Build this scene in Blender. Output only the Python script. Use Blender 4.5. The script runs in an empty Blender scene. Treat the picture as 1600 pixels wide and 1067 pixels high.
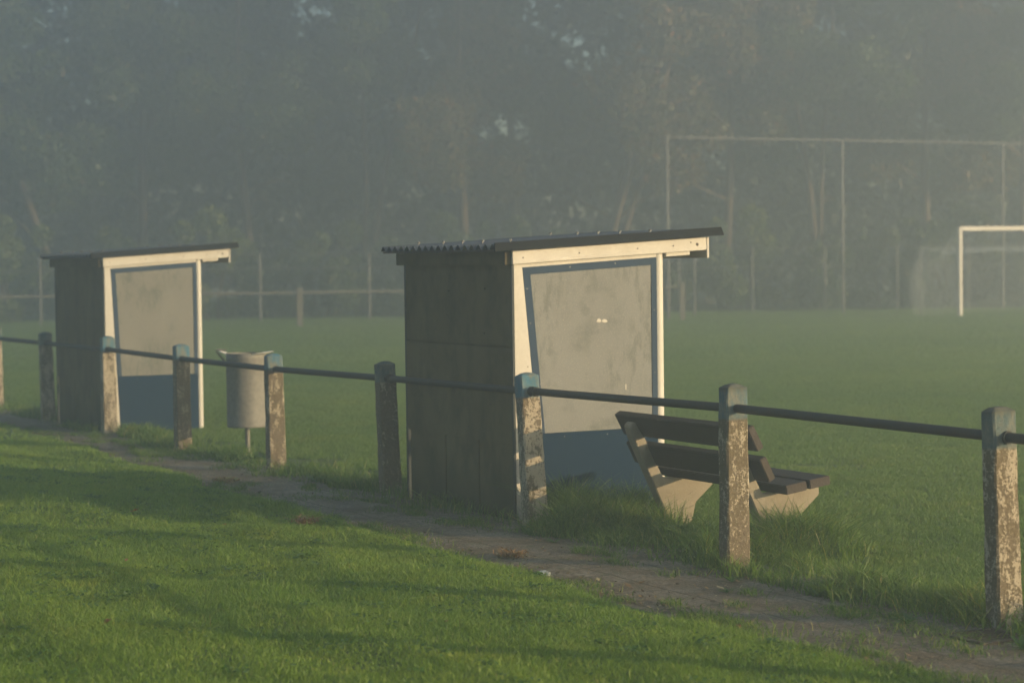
import bpy, bmesh, math, random
import numpy as np
from mathutils import Vector, Matrix
R = math.radians
SC = bpy.context.scene
COL = SC.collection
random.seed(7)
RNG = np.random.default_rng(11)

# ------------------------------------------------------------------ camera
CAM_H = 1.85
cam_d = bpy.data.cameras.new('camera')
cam = bpy.data.objects.new('camera', cam_d)
COL.objects.link(cam)
cam_d.sensor_width = 36.0
cam_d.lens = 76.5
cam_d.clip_start = 0.1
cam_d.clip_end = 1000
cam.matrix_world = (Matrix.Translation((0, 0, CAM_H)) @ Matrix.Rotation(R(90 - 2.2484), 4, 'X')
                    @ Matrix.Rotation(R(-0.745), 4, 'Z'))
cam_d.dof.use_dof = True
cam_d.dof.focus_distance = 13.0
cam_d.dof.aperture_fstop = 2.7
SC.camera = cam

# ------------------------------------------------------------------ sky, sun, exposure
SUN_EL, SUN_AZ = 9.3, 109.2          # azimuth clockwise from +Y
world = bpy.data.worlds.new('World')
SC.world = world
world.use_nodes = True
wn = world.node_tree
wn.nodes.clear()
sky = wn.nodes.new('ShaderNodeTexSky')
sky.sky_type = 'NISHITA'
sky.sun_disc = False
sky.sun_elevation = R(SUN_EL)
sky.sun_rotation = R(SUN_AZ)
sky.air_density = 1.0
sky.dust_density = 1.0
sky.ozone_density = 1.6
bg = wn.nodes.new('ShaderNodeBackground')
bg.inputs['Strength'].default_value = 0.085
wo = wn.nodes.new('ShaderNodeOutputWorld')
wn.links.new(sky.outputs[0], bg.inputs[0])
wn.links.new(bg.outputs[0], wo.inputs[0])

sun_d = bpy.data.lights.new('sun', 'SUN')
sun = bpy.data.objects.new('sun', sun_d)
COL.objects.link(sun)
sun_d.energy = 5.0
sun_d.angle = R(0.5)
sun_d.color = (1.0, 0.73, 0.42)
to_sun = Vector((math.cos(R(SUN_EL)) * math.sin(R(SUN_AZ)), math.cos(R(SUN_EL)) * math.cos(R(SUN_AZ)), math.sin(R(SUN_EL))))
sun.rotation_euler = to_sun.to_track_quat('Z', 'Y').to_euler()
sun.location = (30, -10, 20)

SC.view_settings.view_transform = 'Standard'
SC.view_settings.look = 'None'
SC.view_settings.gamma = 1.0
SC.view_settings.exposure = 1.13
SC.render.engine = 'CYCLES'
SC.cycles.use_denoising = True
SC.cycles.max_bounces = 7
SC.cycles.diffuse_bounces = 4
SC.cycles.transmission_bounces = 3
SC.cycles.transparent_max_bounces = 6
SC.cycles.volume_bounces = 1

# ------------------------------------------------------------------ frame along the railing
TH = R(27.897)
Un = np.array([-math.sin(TH), math.cos(TH), 0.0])     # along the railing, away from the camera
Nn = np.array([math.cos(TH), math.sin(TH), 0.0])      # across it, towards the pitch


def P(u, n, z=0.0):
    return Vector((Un[0] * u + Nn[0] * n, Un[1] * u + Nn[1] * n, z))


def pix(px, d, z=0.0):
    """ground point seen near column px of the photograph at distance d (layout only)"""
    return Vector(((px - 800) / 3400.0 * d, d, z))


# ------------------------------------------------------------------ scene helpers
def tag(o, label=None, cat=None, group=None, kind=None):
    if label: o['label'] = label
    if cat: o['category'] = cat
    if group: o['group'] = group
    if kind: o['kind'] = kind
    return o


def empty(name, loc=(0, 0, 0), rz=0.0, label=None, cat=None, group=None):
    o = bpy.data.objects.new(name, None)
    COL.objects.link(o)
    o.location = loc
    o.rotation_euler = (0, 0, rz)
    o.empty_display_size = 0.2
    return tag(o, label, cat, group)


def link_mesh(name, me, mat, parent=None, loc=None):
    o = bpy.data.objects.new(name, me)
    COL.objects.link(o)
    if mat: me.materials.append(mat)
    if parent: o.parent = parent
    if loc is not None: o.location = loc
    return o


class MB:
    def __init__(s):
        s.v, s.f = [], []

    def add(s, vs, fs):
        b = len(s.v)
        s.v += [tuple(v) for v in vs]
        s.f += [tuple(i + b for i in f) for f in fs]
        return s

    def box(s, x0, x1, y0, y1, z0, z1):
        return s.hexa([(x0, y0, z0), (x1, y0, z0), (x1, y1, z0), (x0, y1, z0),
                       (x0, y0, z1), (x1, y0, z1), (x1, y1, z1), (x0, y1, z1)])

    def hexa(s, p):
        return s.add(p, [(3, 2, 1, 0), (4, 5, 6, 7), (0, 1, 5, 4), (1, 2, 6, 5), (2, 3, 7, 6), (3, 0, 4, 7)])

    def prism(s, poly, axis, a, b):
        """poly: 2D points; axis 'y' -> (x,z) outline extruded y=a..b; 'x' -> (y,z); 'z' -> (x,y)"""
        def mk(p, t):
            return {'y': (p[0], t, p[1]), 'x': (t, p[0], p[1]), 'z': (p[0], p[1], t)}[axis]
        n = len(poly)
        vs = [mk(p, a) for p in poly] + [mk(p, b) for p in poly]
        fs = [tuple(range(n)), tuple(range(2 * n - 1, n - 1, -1))]
        fs += [(i, i + n, (i + 1) % n + n, (i + 1) % n) for i in range(n)]
        return s.add(vs, fs)

    def tube(s, pts, rad, seg=8, cap=True):
        pts = [Vector(p) for p in pts]
        if not hasattr(rad, '__len__'): rad = [rad] * len(pts)
        rings = []
        for i, p in enumerate(pts):
            a = pts[max(0, i - 1)]
            c = pts[min(len(pts) - 1, i + 1)]
            t = (c - a).normalized()
            ref = Vector((0, 0, 1)) if abs(t.z) < 0.9 else Vector((0, 1, 0))
            x = t.cross(ref).normalized()
            y = t.cross(x).normalized()
            rings.append([p + (x * math.cos(k * 2 * math.pi / seg) + y * math.sin(k * 2 * math.pi / seg)) * rad[i] for k in range(seg)])
        vs = [v for r in rings for v in r]
        fs = []
        for i in range(len(pts) - 1):
            for k in range(seg):
                k2 = (k + 1) % seg
                fs.append((i * seg + k, i * seg + k2, (i + 1) * seg + k2, (i + 1) * seg + k))
        if cap:
            fs.append(tuple(range(seg - 1, -1, -1)))
            fs.append(tuple(range((len(pts) - 1) * seg, len(pts) * seg)))
        return s.add(vs, fs)

    def build(s, name, mat, parent=None, loc=None, bevel=0.0, smooth=False, seg=2):
        me = bpy.data.meshes.new(name)
        me.from_pydata(s.v, [], s.f)
        bm = bmesh.new()
        bm.from_mesh(me)
        bmesh.ops.recalc_face_normals(bm, faces=bm.faces)
        if bevel:
            bmesh.ops.bevel(bm, geom=[e for e in bm.edges if e.calc_face_angle(0) > 0.4], offset=bevel, segments=seg, affect='EDGES', clamp_overlap=True)
        bm.to_mesh(me)
        bm.free()
        if smooth:
            me.polygons.foreach_set('use_smooth', [True] * len(me.polygons))
            try:
                me.set_sharp_from_angle(angle=R(40))
            except Exception:
                pass
        return link_mesh(name, me, mat, parent, loc)


def np_mesh(name, verts, counts, loops):
    """fast mesh from arrays"""
    me = bpy.data.meshes.new(name)
    me.vertices.add(len(verts))
    me.vertices.foreach_set('co', np.ascontiguousarray(verts, dtype=np.float32).ravel())
    me.loops.add(len(loops))
    me.loops.foreach_set('vertex_index', np.ascontiguousarray(loops, dtype=np.int32))
    me.polygons.add(len(counts))
    starts = np.concatenate([[0], np.cumsum(counts)[:-1]]).astype(np.int32)
    me.polygons.foreach_set('loop_start', starts)
    me.update(calc_edges=True)
    me.validate()
    return me


# ------------------------------------------------------------------ materials
class NT:
    def __init__(s, name):
        s.m = bpy.data.materials.new(name)
        s.m.use_nodes = True
        s.t = s.m.node_tree
        s.t.nodes.clear()
        s.out = s.t.nodes.new('ShaderNodeOutputMaterial')
        s.b = s.t.nodes.new('ShaderNodeBsdfPrincipled')
        s.t.links.new(s.b.outputs[0], s.out.inputs[0])

    def n(s, typ, **kw):
        nd = s.t.nodes.new(typ)
        for k, v in kw.items():
            if k in nd.inputs.keys() if isinstance(k, str) else False:
                nd.inputs[k].default_value = v
            else:
                setattr(nd, k, v)
        return nd

    def l(s, a, b):
        s.t.links.new(a, b)

    def coord(s, kind='Object', scale=(1, 1, 1)):
        tc = s.n('ShaderNodeTexCoord')
        mp = s.n('ShaderNodeMapping')
        mp.inputs['Scale'].default_value = scale
        s.l(tc.outputs[kind], mp.inputs[0])
        return mp.outputs[0]

    def noise(s, co, scale, detail=4, rough=0.6):
        nd = s.n('ShaderNodeTexNoise')
        nd.inputs['Scale'].default_value = scale
        nd.inputs['Detail'].default_value = detail
        nd.inputs['Roughness'].default_value = rough
        if co: s.l(co, nd.inputs['Vector'])
        return nd.outputs[0]

    def ramp(s, fac, stops):
        nd = s.n('ShaderNodeValToRGB')
        cr = nd.color_ramp
        while len(cr.elements) < len(stops): cr.elements.new(0.5)
        for e, (p, c) in zip(cr.elements, stops):
            e.position = p
            e.color = (c[0], c[1], c[2], 1) if hasattr(c, '__len__') else (c, c, c, 1)
        s.l(fac, nd.inputs[0])
        return nd.outputs[0]

    def mix(s, fac, a, b, blend='MIX'):
        nd = s.n('ShaderNodeMix', data_type='RGBA', blend_type=blend)
        for sock, v in ((nd.inputs[0], fac), (nd.inputs[6], a), (nd.inputs[7], b)):
            if hasattr(v, 'is_output'): s.l(v, sock)
            elif hasattr(v, '__len__'): sock.default_value = (v[0], v[1], v[2], 1)
            else: sock.default_value = v
        return nd.outputs[2]

    def math(s, op, a, b=0.0, clamp=False):
        nd = s.n('ShaderNodeMath', operation=op, use_clamp=clamp)
        for sock, v in ((nd.inputs[0], a), (nd.inputs[1], b)):
            if hasattr(v, 'is_output'): s.l(v, sock)
            else: sock.default_value = v
        return nd.outputs[0]

    def color(s, c):
        if hasattr(c, 'is_output'): s.l(c, s.b.inputs['Base Color'])
        else: s.b.inputs['Base Color'].default_value = (c[0], c[1], c[2], 1)

    def bump(s, h, strength=0.3, dist=0.01):
        nd = s.n('ShaderNodeBump')
        nd.inputs['Strength'].default_value = strength
        nd.inputs['Distance'].default_value = dist
        s.l(h, nd.inputs['Height'])
        s.l(nd.outputs[0], s.b.inputs['Normal'])

    def rough(s, r):
        if hasattr(r, 'is_output'): s.l(r, s.b.inputs['Roughness'])
        else: s.b.inputs['Roughness'].default_value = r


def mat_worn(name, base, dirt, scale=6.0, amount=0.5, rough=0.6, bump=0.15, stretch=(1, 1, 1), metallic=0.0, speck=None, spec=0.2):
    m = NT(name)
    co = m.coord('Object', stretch)
    n1 = m.noise(co, scale, 6, 0.65)
    f = m.ramp(n1, [(0.35, 0.0), (0.75, amount)])
    c = m.mix(f, base, dirt)
    n2 = m.noise(co, scale * 9, 3, 0.6)
    c = m.mix(m.ramp(n2, [(0.3, 0.0), (0.8, 0.25)]), c, dirt)
    if speck:
        n3 = m.noise(co, scale * 5, 2, 0.5)
        c = m.mix(m.ramp(n3, [(speck[1], 0.0), (speck[1] + 0.03, 1.0)]), c, speck[0])
    m.color(c)
    m.rough(rough)
    m.b.inputs['Metallic'].default_value = metallic
    m.b.inputs['Specular IOR Level'].default_value = spec
    m.bump(n2, bump, 0.01)
    return m.m


def mat_blade(name, cols, dry, dry_amt=0.05, trans=0.3, patch=0.6):
    m = NT(name)
    g = m.n('ShaderNodeNewGeometry')
    rnd = g.outputs['Random Per Island']
    c = m.ramp(rnd, [(0.0, cols[0]), (0.45, cols[1]), (1.0 - dry_amt, cols[2]), (1.0, dry)])
    n1 = m.noise(g.outputs['Position'], patch, 4, 0.6)
    c = m.mix(m.ramp(n1, [(0.3, 0.0), (0.7, 1.0)]), c, m.mix(1.0, c, (0.68, 0.80, 0.8), 'MULTIPLY'))
    n0 = m.noise(g.outputs['Position'], patch * 5.5, 3, 0.6)
    c = m.mix(m.ramp(n0, [(0.52, 0.0), (0.68, 0.8)]), c, m.mix(1.0, c, (1.25, 1.08, 0.9), 'MULTIPLY'))
    m.color(c)
    m.rough(0.45)
    m.b.inputs['Specular IOR Level'].default_value = 0.35
    tr = m.n('ShaderNodeBsdfTranslucent')
    m.l(m.mix(1.0, c, (1.15, 1.25, 0.6), 'MULTIPLY'), tr.inputs[0])
    mx = m.n('ShaderNodeMixShader')
    mx.inputs[0].default_value = trans
    m.l(m.b.outputs[0], mx.inputs[1])
    m.l(tr.outputs[0], mx.inputs[2])
    m.l(mx.outputs[0], m.out.inputs[0])
    return m.m


M = {}
M['white_paint'] = mat_worn('white_paint', (0.60, 0.575, 0.515), (0.33, 0.31, 0.255), 4, 0.35, 0.5, 0.08, speck=((0.2, 0.16, 0.1), 0.74))
M['white_pipe'] = mat_worn('white_pipe', (0.60, 0.59, 0.545), (0.37, 0.34, 0.29), 5, 0.3, 0.4, 0.03, speck=((0.15, 0.1, 0.06), 0.76))
M['blue_panel'] = mat_worn('blue_panel', (0.010, 0.028, 0.058), (0.016, 0.034, 0.06), 3, 0.6, 0.85, 0.06, speck=((0.4, 0.4, 0.38), 0.8), spec=0.06)
M['blue_paint'] = mat_worn('blue_paint', (0.034, 0.060, 0.100), (0.048, 0.068, 0.10), 3, 0.7, 0.8, 0.06, speck=((0.5, 0.5, 0.48), 0.78), spec=0.08)


def mat_boards():
    m = NT('wall_boards')
    co = m.coord('Object')
    st = m.n('ShaderNodeMapping')
    st.inputs['Scale'].default_value = (1, 1.6, 1.0)
    m.l(co, st.inputs[0])
    n1 = m.noise(st.outputs[0], 3.0, 8, 0.7)
    n2 = m.noise(co, 1.6, 4, 0.6)
    st2 = m.n('ShaderNodeMapping')
    st2.inputs['Scale'].default_value = (1, 26, 1.2)
    m.l(co, st2.inputs[0])
    n3 = m.noise(st2.outputs[0], 5.0, 4, 0.6)
    c = m.mix(m.ramp(n2, [(0.35, 0.0), (0.65, 1.0)]), (0.11, 0.087, 0.042), (0.15, 0.122, 0.064))
    c = m.mix(m.ramp(n1, [(0.45, 0.0), (0.70, 0.8)]), c, (0.042, 0.036, 0.020))
    c = m.mix(m.ramp(n3, [(0.5, 0.0), (0.8, 0.16)]), c, (0.13, 0.115, 0.07))
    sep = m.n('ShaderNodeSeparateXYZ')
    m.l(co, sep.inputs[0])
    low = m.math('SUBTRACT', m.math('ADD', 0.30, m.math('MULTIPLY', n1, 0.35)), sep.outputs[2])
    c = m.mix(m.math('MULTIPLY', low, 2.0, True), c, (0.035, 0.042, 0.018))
    m.color(c)
    m.rough(0.85)
    m.b.inputs['Specular IOR Level'].default_value = 0.15
    m.bump(m.math('ADD', m.math('MULTIPLY', n3, 0.3), n1), 0.3, 0.01)
    return m.m


M['olive_board'] = mat_boards()
M['trim_dark'] = mat_worn('trim_dark', (0.05, 0.06, 0.06), (0.035, 0.04, 0.04), 4, 0.6, 0.6, 0.1)
M['roof_sheet'] = mat_worn('roof_sheet', (0.07, 0.085, 0.11), (0.05, 0.055, 0.05), 5, 0.7, 0.45, 0.2)
M['roof_edge'] = mat_worn('roof_edge', (0.019, 0.023, 0.027), (0.015, 0.017, 0.018), 6, 0.7, 0.85, 0.15, spec=0.08)
M['screw_metal'] = mat_worn('screw_metal', (0.28, 0.28, 0.27), (0.14, 0.13, 0.11), 60, 0.6, 0.4, 0.05, metallic=0.6)
M['rail_paint'] = mat_worn('rail_paint', (0.028, 0.040, 0.042), (0.05, 0.035, 0.022), 9, 0.8, 0.6, 0.25)
M['bench_slat'] = mat_worn('bench_slat', (0.034, 0.026, 0.021), (0.06, 0.048, 0.038), 7, 0.8, 0.6, 0.35, (1, 0.15, 1))
M['bench_concrete'] = mat_worn('bench_concrete', (0.31, 0.275, 0.21), (0.19, 0.165, 0.12), 7, 0.7, 0.8, 0.2)
M['galvanised'] = mat_worn('galvanised', (0.27, 0.262, 0.235), (0.13, 0.125, 0.108), 22, 0.9, 0.7, 0.15, metallic=0.25)
M['bin_inside'] = mat_worn('bin_inside', (0.7, 0.69, 0.64), (0.4, 0.38, 0.33), 9, 0.6, 0.5, 0.05)
M['goal_paint'] = mat_worn('goal_paint', (0.66, 0.65, 0.61), (0.5, 0.48, 0.42), 3, 0.3, 0.4, 0.03)
M['steel_post'] = mat_worn('steel_post', (0.17, 0.17, 0.16), (0.12, 0.11, 0.095), 6, 0.6, 0.5, 0.05, metallic=0.2)
M['net_cord'] = mat_worn('net_cord', (0.72, 0.76, 0.78), (0.6, 0.62, 0.62), 3, 0.3, 0.8, 0.0)
M['far_rail'] = mat_worn('far_rail', (0.23, 0.205, 0.155), (0.15, 0.125, 0.09), 2, 0.6, 0.6, 0.05)
M['bark'] = mat_worn('bark', (0.13, 0.10, 0.07), (0.06, 0.05, 0.035), 3, 0.8, 0.9, 0.6, (1, 1, 0.3))
M['bark_pale'] = mat_worn('bark_pale', (0.13, 0.10, 0.066), (0.06, 0.047, 0.03), 2.5, 0.8, 0.9, 0.5, (1, 1, 0.3))
M['iron'] = mat_worn('iron', (0.06, 0.055, 0.05), (0.1, 0.06, 0.035), 14, 0.8, 0.6, 0.3)
M['grass'] = mat_blade('lawn_blades', [(0.14, 0.225, 0.028), (0.20, 0.305, 0.042), (0.275, 0.365, 0.068)], (0.28, 0.24, 0.09), 0.03, 0.4)
M['grass_pitch'] = mat_blade('pitch_blades', [(0.12, 0.20, 0.042), (0.165, 0.255, 0.055), (0.215, 0.30, 0.075)], (0.25, 0.22, 0.09), 0.03, 0.4, 0.2)
M['grass_tall'] = mat_blade('tall_blades', [(0.07, 0.135, 0.02), (0.115, 0.20, 0.028), (0.19, 0.27, 0.05)], (0.40, 0.33, 0.14), 0.10, 0.4)
M['weed'] = mat_blade('weed_leaves', [(0.05, 0.12, 0.018), (0.08, 0.17, 0.025), (0.11, 0.2, 0.03)], (0.16, 0.2, 0.05), 0.05, 0.35)
M['leaf_green'] = mat_blade('leaf_green', [(0.040, 0.070, 0.020), (0.062, 0.096, 0.026), (0.095, 0.12, 0.034)], (0.18, 0.11, 0.045), 0.06, 0.22, 0.25)
M['leaf_autumn'] = mat_blade('leaf_autumn', [(0.065, 0.075, 0.024), (0.11, 0.10, 0.034), (0.17, 0.115, 0.042)], (0.28, 0.12, 0.045), 0.15, 0.25, 0.25)
M['leaf_bush'] = mat_blade('leaf_bush', [(0.08, 0.115, 0.02), (0.125, 0.16, 0.026), (0.18, 0.19, 0.04)], (0.16, 0.12, 0.04), 0.05, 0.28, 0.3)
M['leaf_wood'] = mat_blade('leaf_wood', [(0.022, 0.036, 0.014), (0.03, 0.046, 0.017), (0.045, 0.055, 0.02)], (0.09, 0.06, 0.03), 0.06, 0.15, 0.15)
M['dead_leaf'] = mat_blade('dead_leaf', [(0.20, 0.075, 0.02), (0.27, 0.11, 0.03), (0.33, 0.15, 0.05)], (0.14, 0.06, 0.03), 0.1, 0.2)
M['dry_grass'] = mat_blade('dry_grass', [(0.25, 0.12, 0.05), (0.32, 0.17, 0.07), (0.36, 0.22, 0.1)], (0.2, 0.1, 0.04), 0.1, 0.2)


def mat_post(name, blue, white_amt):
    m = NT(name)
    tc = m.n('ShaderNodeTexCoord')
    info = m.n('ShaderNodeObjectInfo')
    off = m.n('ShaderNodeVectorMath', operation='ADD')
    sc = m.n('ShaderNodeVectorMath', operation='SCALE')
    m.l(info.outputs['Location'], sc.inputs[0])
    sc.inputs['Scale'].default_value = 3.7
    m.l(tc.outputs['Object'], off.inputs[0])
    m.l(sc.outputs[0], off.inputs[1])
    co = off.outputs[0]
    st = m.n('ShaderNodeMapping')
    st.inputs['Scale'].default_value = (1, 1, 0.45)
    m.l(co, st.inputs[0])
    n1 = m.noise(st.outputs[0], 16, 9, 0.75)
    n2 = m.noise(co, 60, 5, 0.75)
    n3 = m.noise(co, 3, 3, 0.6)
    conc = m.mix(m.ramp(n2, [(0.35, 0.0), (0.65, 1.0)]), (0.108, 0.086, 0.056), (0.185, 0.155, 0.11))
    conc = m.mix(m.ramp(n3, [(0.4, 0.0), (0.7, 0.6)]), conc, (0.12, 0.10, 0.05))
    s = m.math('ADD', n1, m.math('MULTIPLY', m.math('SUBTRACT', n2, 0.28), 0.8))
    s = m.math('ADD', s, m.math('MULTIPLY', n3, 0.3))
    s = m.math('ADD', s, m.math('MULTIPLY', m.math('SUBTRACT', info.outputs['Random'], 0.5), 0.11))
    f = m.ramp(s, [(0.80 - white_amt, 0.0), (0.85 - white_amt, 1.0)])
    white = m.mix(m.ramp(n2, [(0.3, 0.0), (0.7, 0.5)]), (0.43, 0.385, 0.30), (0.27, 0.225, 0.155))
    c = m.mix(f, conc, white)
    sep = m.n('ShaderNodeSeparateXYZ')
    m.l(tc.outputs['Object'], sep.inputs[0])
    zz = m.math('ADD', sep.outputs[2], m.math('MULTIPLY', m.math('SUBTRACT', n1, 0.5), 0.05))
    fb = m.math('MULTIPLY', m.math('SUBTRACT', zz, 0.872), 60, True)
    bl = m.mix(m.ramp(n1, [(0.42, 0.0), (0.62, 1.0)]), blue, (0.20, 0.20, 0.16))
    bl = m.mix(m.ramp(n2, [(0.5, 0.0), (0.8, 0.5)]), bl, (0.05, 0.07, 0.07))
    c = m.mix(fb, c, bl)
    ft = m.math('MULTIPLY', m.math('SUBTRACT', zz, 1.035), 40, True)
    c = m.mix(m.math('MULTIPLY', ft, 0.7), c, (0.10, 0.10, 0.075))
    m.color(c)
    m.rough(0.9)
    m.b.inputs['Specular IOR Level'].default_value = 0.15
    m.bump(s, 0.6, 0.014)
    return m.m


M['post'] = mat_post('post_worn', (0.07, 0.18, 0.25), -0.03)
M['post_mossy'] = mat_post('post_mossy', (0.075, 0.12, 0.13), -0.05)
M['post_brown'] = mat_post('post_brown', (0.08, 0.14, 0.165), -0.08)


def mat_window(name, seed, base, dirt):
    m = NT(name)
    co = m.coord('Object')
    mp = m.n('ShaderNodeMapping')
    mp.inputs['Location'].default_value = (seed * 3.1, seed * 1.7, seed)
    m.l(co, mp.inputs[0])
    co = mp.outputs[0]
    n1 = m.noise(co, 2.2, 5, 0.6)
    n2 = m.noise(co, 7, 6, 0.7)
    n3 = m.noise(co, 45, 3, 0.6)
    n4 = m.noise(co, 110, 2, 0.5)
    c = m.mix(m.ramp(n1, [(0.35, 0.0), (0.65, 0.6)]), base, tuple(x * 0.86 for x in base))
    c = m.mix(m.ramp(m.math('MULTIPLY', n1, n2), [(0.30, 0.0), (0.42, 0.8)]), c, dirt)
    sm = m.n('ShaderNodeMapping')
    sm.inputs['Scale'].default_value = (5.0, 1.0, 1.6)
    sm.inputs['Rotation'].default_value = (0, R(18), 0)
    m.l(co, sm.inputs[0])
    n5 = m.noise(sm.outputs[0], 4.5, 6, 0.75)
    blot = m.noise(co, 1.7, 2, 0.5)
    c = m.mix(m.math('MULTIPLY', m.ramp(n5, [(0.48, 0.0), (0.58, 0.75)]), m.ramp(blot, [(0.48, 0.0), (0.60, 1.0)])), c, dirt)
    c = m.mix(m.ramp(n3, [(0.64, 0.0), (0.72, 0.6)]), c, dirt)
    c = m.mix(m.ramp(n4, [(0.3, 0.15), (0.45, 0.0)]), c, (0.75, 0.7, 0.6))
    m.color(c)
    m.rough(0.7)
    m.b.inputs['Specular IOR Level'].default_value = 0.15
    m.bump(n3, 0.06, 0.005)
    return m.m


M['frosted_a'] = mat_window('frosted_a', 2.0, (0.215, 0.222, 0.215), (0.128, 0.14, 0.128))
M['frosted_b'] = mat_window('frosted_b', 7.3, (0.19, 0.19, 0.172), (0.10, 0.115, 0.10))


def mat_path():
    m = NT('path_slabs')
    co = m.coord('Object')
    br = m.n('ShaderNodeTexBrick')
    br.inputs['Scale'].default_value = 1.0
    br.inputs['Brick Width'].default_value = 0.6
    br.inputs['Row Height'].default_value = 0.42
    br.inputs['Mortar Size'].default_value = 0.011
    br.inputs['Mortar Smooth'].default_value = 0.4
    br.inputs['Color1'].default_value = (0.25, 0.225, 0.18, 1)
    br.inputs['Color2'].default_value = (0.175, 0.155, 0.12, 1)
    br.inputs['Mortar'].default_value = (0.05, 0.045, 0.03, 1)
    wob = m.noise(co, 3, 2, 0.5)
    ad = m.n('ShaderNodeVectorMath', operation='ADD')
    sc = m.n('ShaderNodeVectorMath', operation='SCALE')
    sc.inputs['Scale'].default_value = 0.05
    nn = m.n('ShaderNodeTexNoise')
    nn.inputs['Scale'].default_value = 3
    m.l(co, nn.inputs['Vector'])
    m.l(nn.outputs['Color'], sc.inputs[0])
    m.l(co, ad.inputs[0])
    m.l(sc.outputs[0], ad.inputs[1])
    m.l(ad.outputs[0], br.inputs['Vector'])
    n1 = m.noise(co, 2.5, 7, 0.7)
    n2 = m.noise(co, 30, 5, 0.7)
    n3 = m.noise(co, 90, 2, 0.6)
    c = m.mix(m.ramp(n1, [(0.42, 0.0), (0.58, 0.95)]), br.outputs[0], (0.12, 0.086, 0.046))
    c = m.mix(m.ramp(n2, [(0.42, 0.0), (0.62, 0.85)]), c, (0.045, 0.038, 0.024))
    n6 = m.noise(co, 5.5, 6, 0.75)
    c = m.mix(m.ramp(n6, [(0.55, 0.0), (0.63, 0.8)]), c, (0.045, 0.062, 0.018))
    c = m.mix(m.ramp(n3, [(0.58, 0.0), (0.66, 0.8)]), c, (0.32, 0.26, 0.17))
    m.color(c)
    m.rough(0.9)
    h = m.math('ADD', m.math('MULTIPLY', n2, 0.6), m.math('MULTIPLY', br.outputs[1], -0.8))
    m.bump(m.math('ADD', h, m.math('MULTIPLY', n3, 0.25)), 0.7, 0.015)
    return m.m


M['path'] = mat_path()


def mat_soil(name, a, b, c2):
    m = NT(name)
    co = m.coord('Object')
    n1 = m.noise(co, 0.9, 6, 0.65)
    n2 = m.noise(co, 22, 5, 0.7)
    c = m.mix(m.ramp(n1, [(0.35, 0.0), (0.65, 1.0)]), a, b)
    c = m.mix(m.ramp(n2, [(0.4, 0.0), (0.75, 0.7)]), c, c2)
    m.color(c)
    m.rough(0.95)
    m.bump(n2, 0.8, 0.03)
    return m.m


M['turf'] = mat_soil('turf_base', (0.045, 0.085, 0.018), (0.06, 0.11, 0.022), (0.03, 0.055, 0.014))

# ------------------------------------------------------------------ ground, lawn, path
def smooth_noise(x, y, seed, octs=4):
    r = np.random.default_rng(seed)
    out = np.zeros_like(x)
    for k in range(octs):
        for _ in range(3):
            a = r.uniform(0, 2 * math.pi)
            fr = (2 ** k) * r.uniform(0.7, 1.3)
            out += np.sin((x * math.cos(a) + y * math.sin(a)) * fr + r.uniform(0, 6.28)) / (1.9 ** k) / 3
    return out


def lawn_edge(u):
    return 5.85 + np.clip(u - 12, 0, 16) * 0.044


def lawn_h(u, n):
    t = np.clip((lawn_edge(u) + 0.14 - n) / 0.32, 0, 1)
    t = t * t * (3 - 2 * t)
    z = 0.035 * t + 0.028 * np.clip(5.75 - n, 0, 7)
    wob = 0.35 * np.sin(u * 0.45 + 1.0) + 0.15 * np.sin(u * 1.1)
    z += t * 0.0065 * np.sin((n + wob) * 2 * math.pi / 1.15) + t * 0.005 * np.sin((n - wob * 0.7) * 2 * math.pi / 0.63 + 2)
    z += t * 0.007 * smooth_noise(u * 1.3, n * 2.2, 5)
    return z


def grid_mesh(us, ns, hf):
    uu, nn = np.meshgrid(us, ns, indexing='ij')
    z = hf(uu, nn)
    v = uu[..., None] * Un + nn[..., None] * Nn
    v[..., 2] = z
    a, b = uu.shape
    idx = np.arange(a * b).reshape(a, b)
    q = np.stack([idx[:-1, :-1], idx[:-1, 1:], idx[1:, 1:], idx[1:, :-1]], -1).reshape(-1, 4)
    return np_mesh('grid', v.reshape(-1, 3), np.full(len(q), 4), q.ravel()[::1])


def flip_up(me):
    bm = bmesh.new()
    bm.from_mesh(me)
    bmesh.ops.recalc_face_normals(bm, faces=bm.faces)
    s = sum(f.normal.z for f in bm.faces)
    if s < 0: bmesh.ops.reverse_faces(bm, faces=bm.faces)
    bm.to_mesh(me)
    bm.free()
    me.polygons.foreach_set('use_smooth', [True] * len(me.polygons))


gm = MB()
gm.add([(-48, -14, -0.012), (50, -14, -0.012), (50, 104, -0.012), (-48, 104, -0.012)], [(0, 1, 2, 3)])
tag(gm.build('ground', M['turf']), kind='structure')

me = grid_mesh(np.arange(-8, 46, 0.12), np.arange(-9, 6.75, 0.07), lambda u, n: lawn_h(u, n) - 0.008)
flip_up(me)
tag(link_mesh('lawn', me, M['turf']), kind='structure')

me = grid_mesh(np.arange(-6, 60, 0.1), np.arange(5.6, 7.35, 0.05), lambda u, n: 0.004 + 0.006 * smooth_noise(u * 2.2, n * 3, 9))
flip_up(me)
# put the object's axes along the path so that the slab pattern follows it
pth = link_mesh('path', me, M['path'])
rot = Matrix.Rotation(TH + math.pi / 2, 4, 'Z')
me.transform(rot.inverted())
pth.matrix_world = rot
tag(pth, kind='structure')


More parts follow.
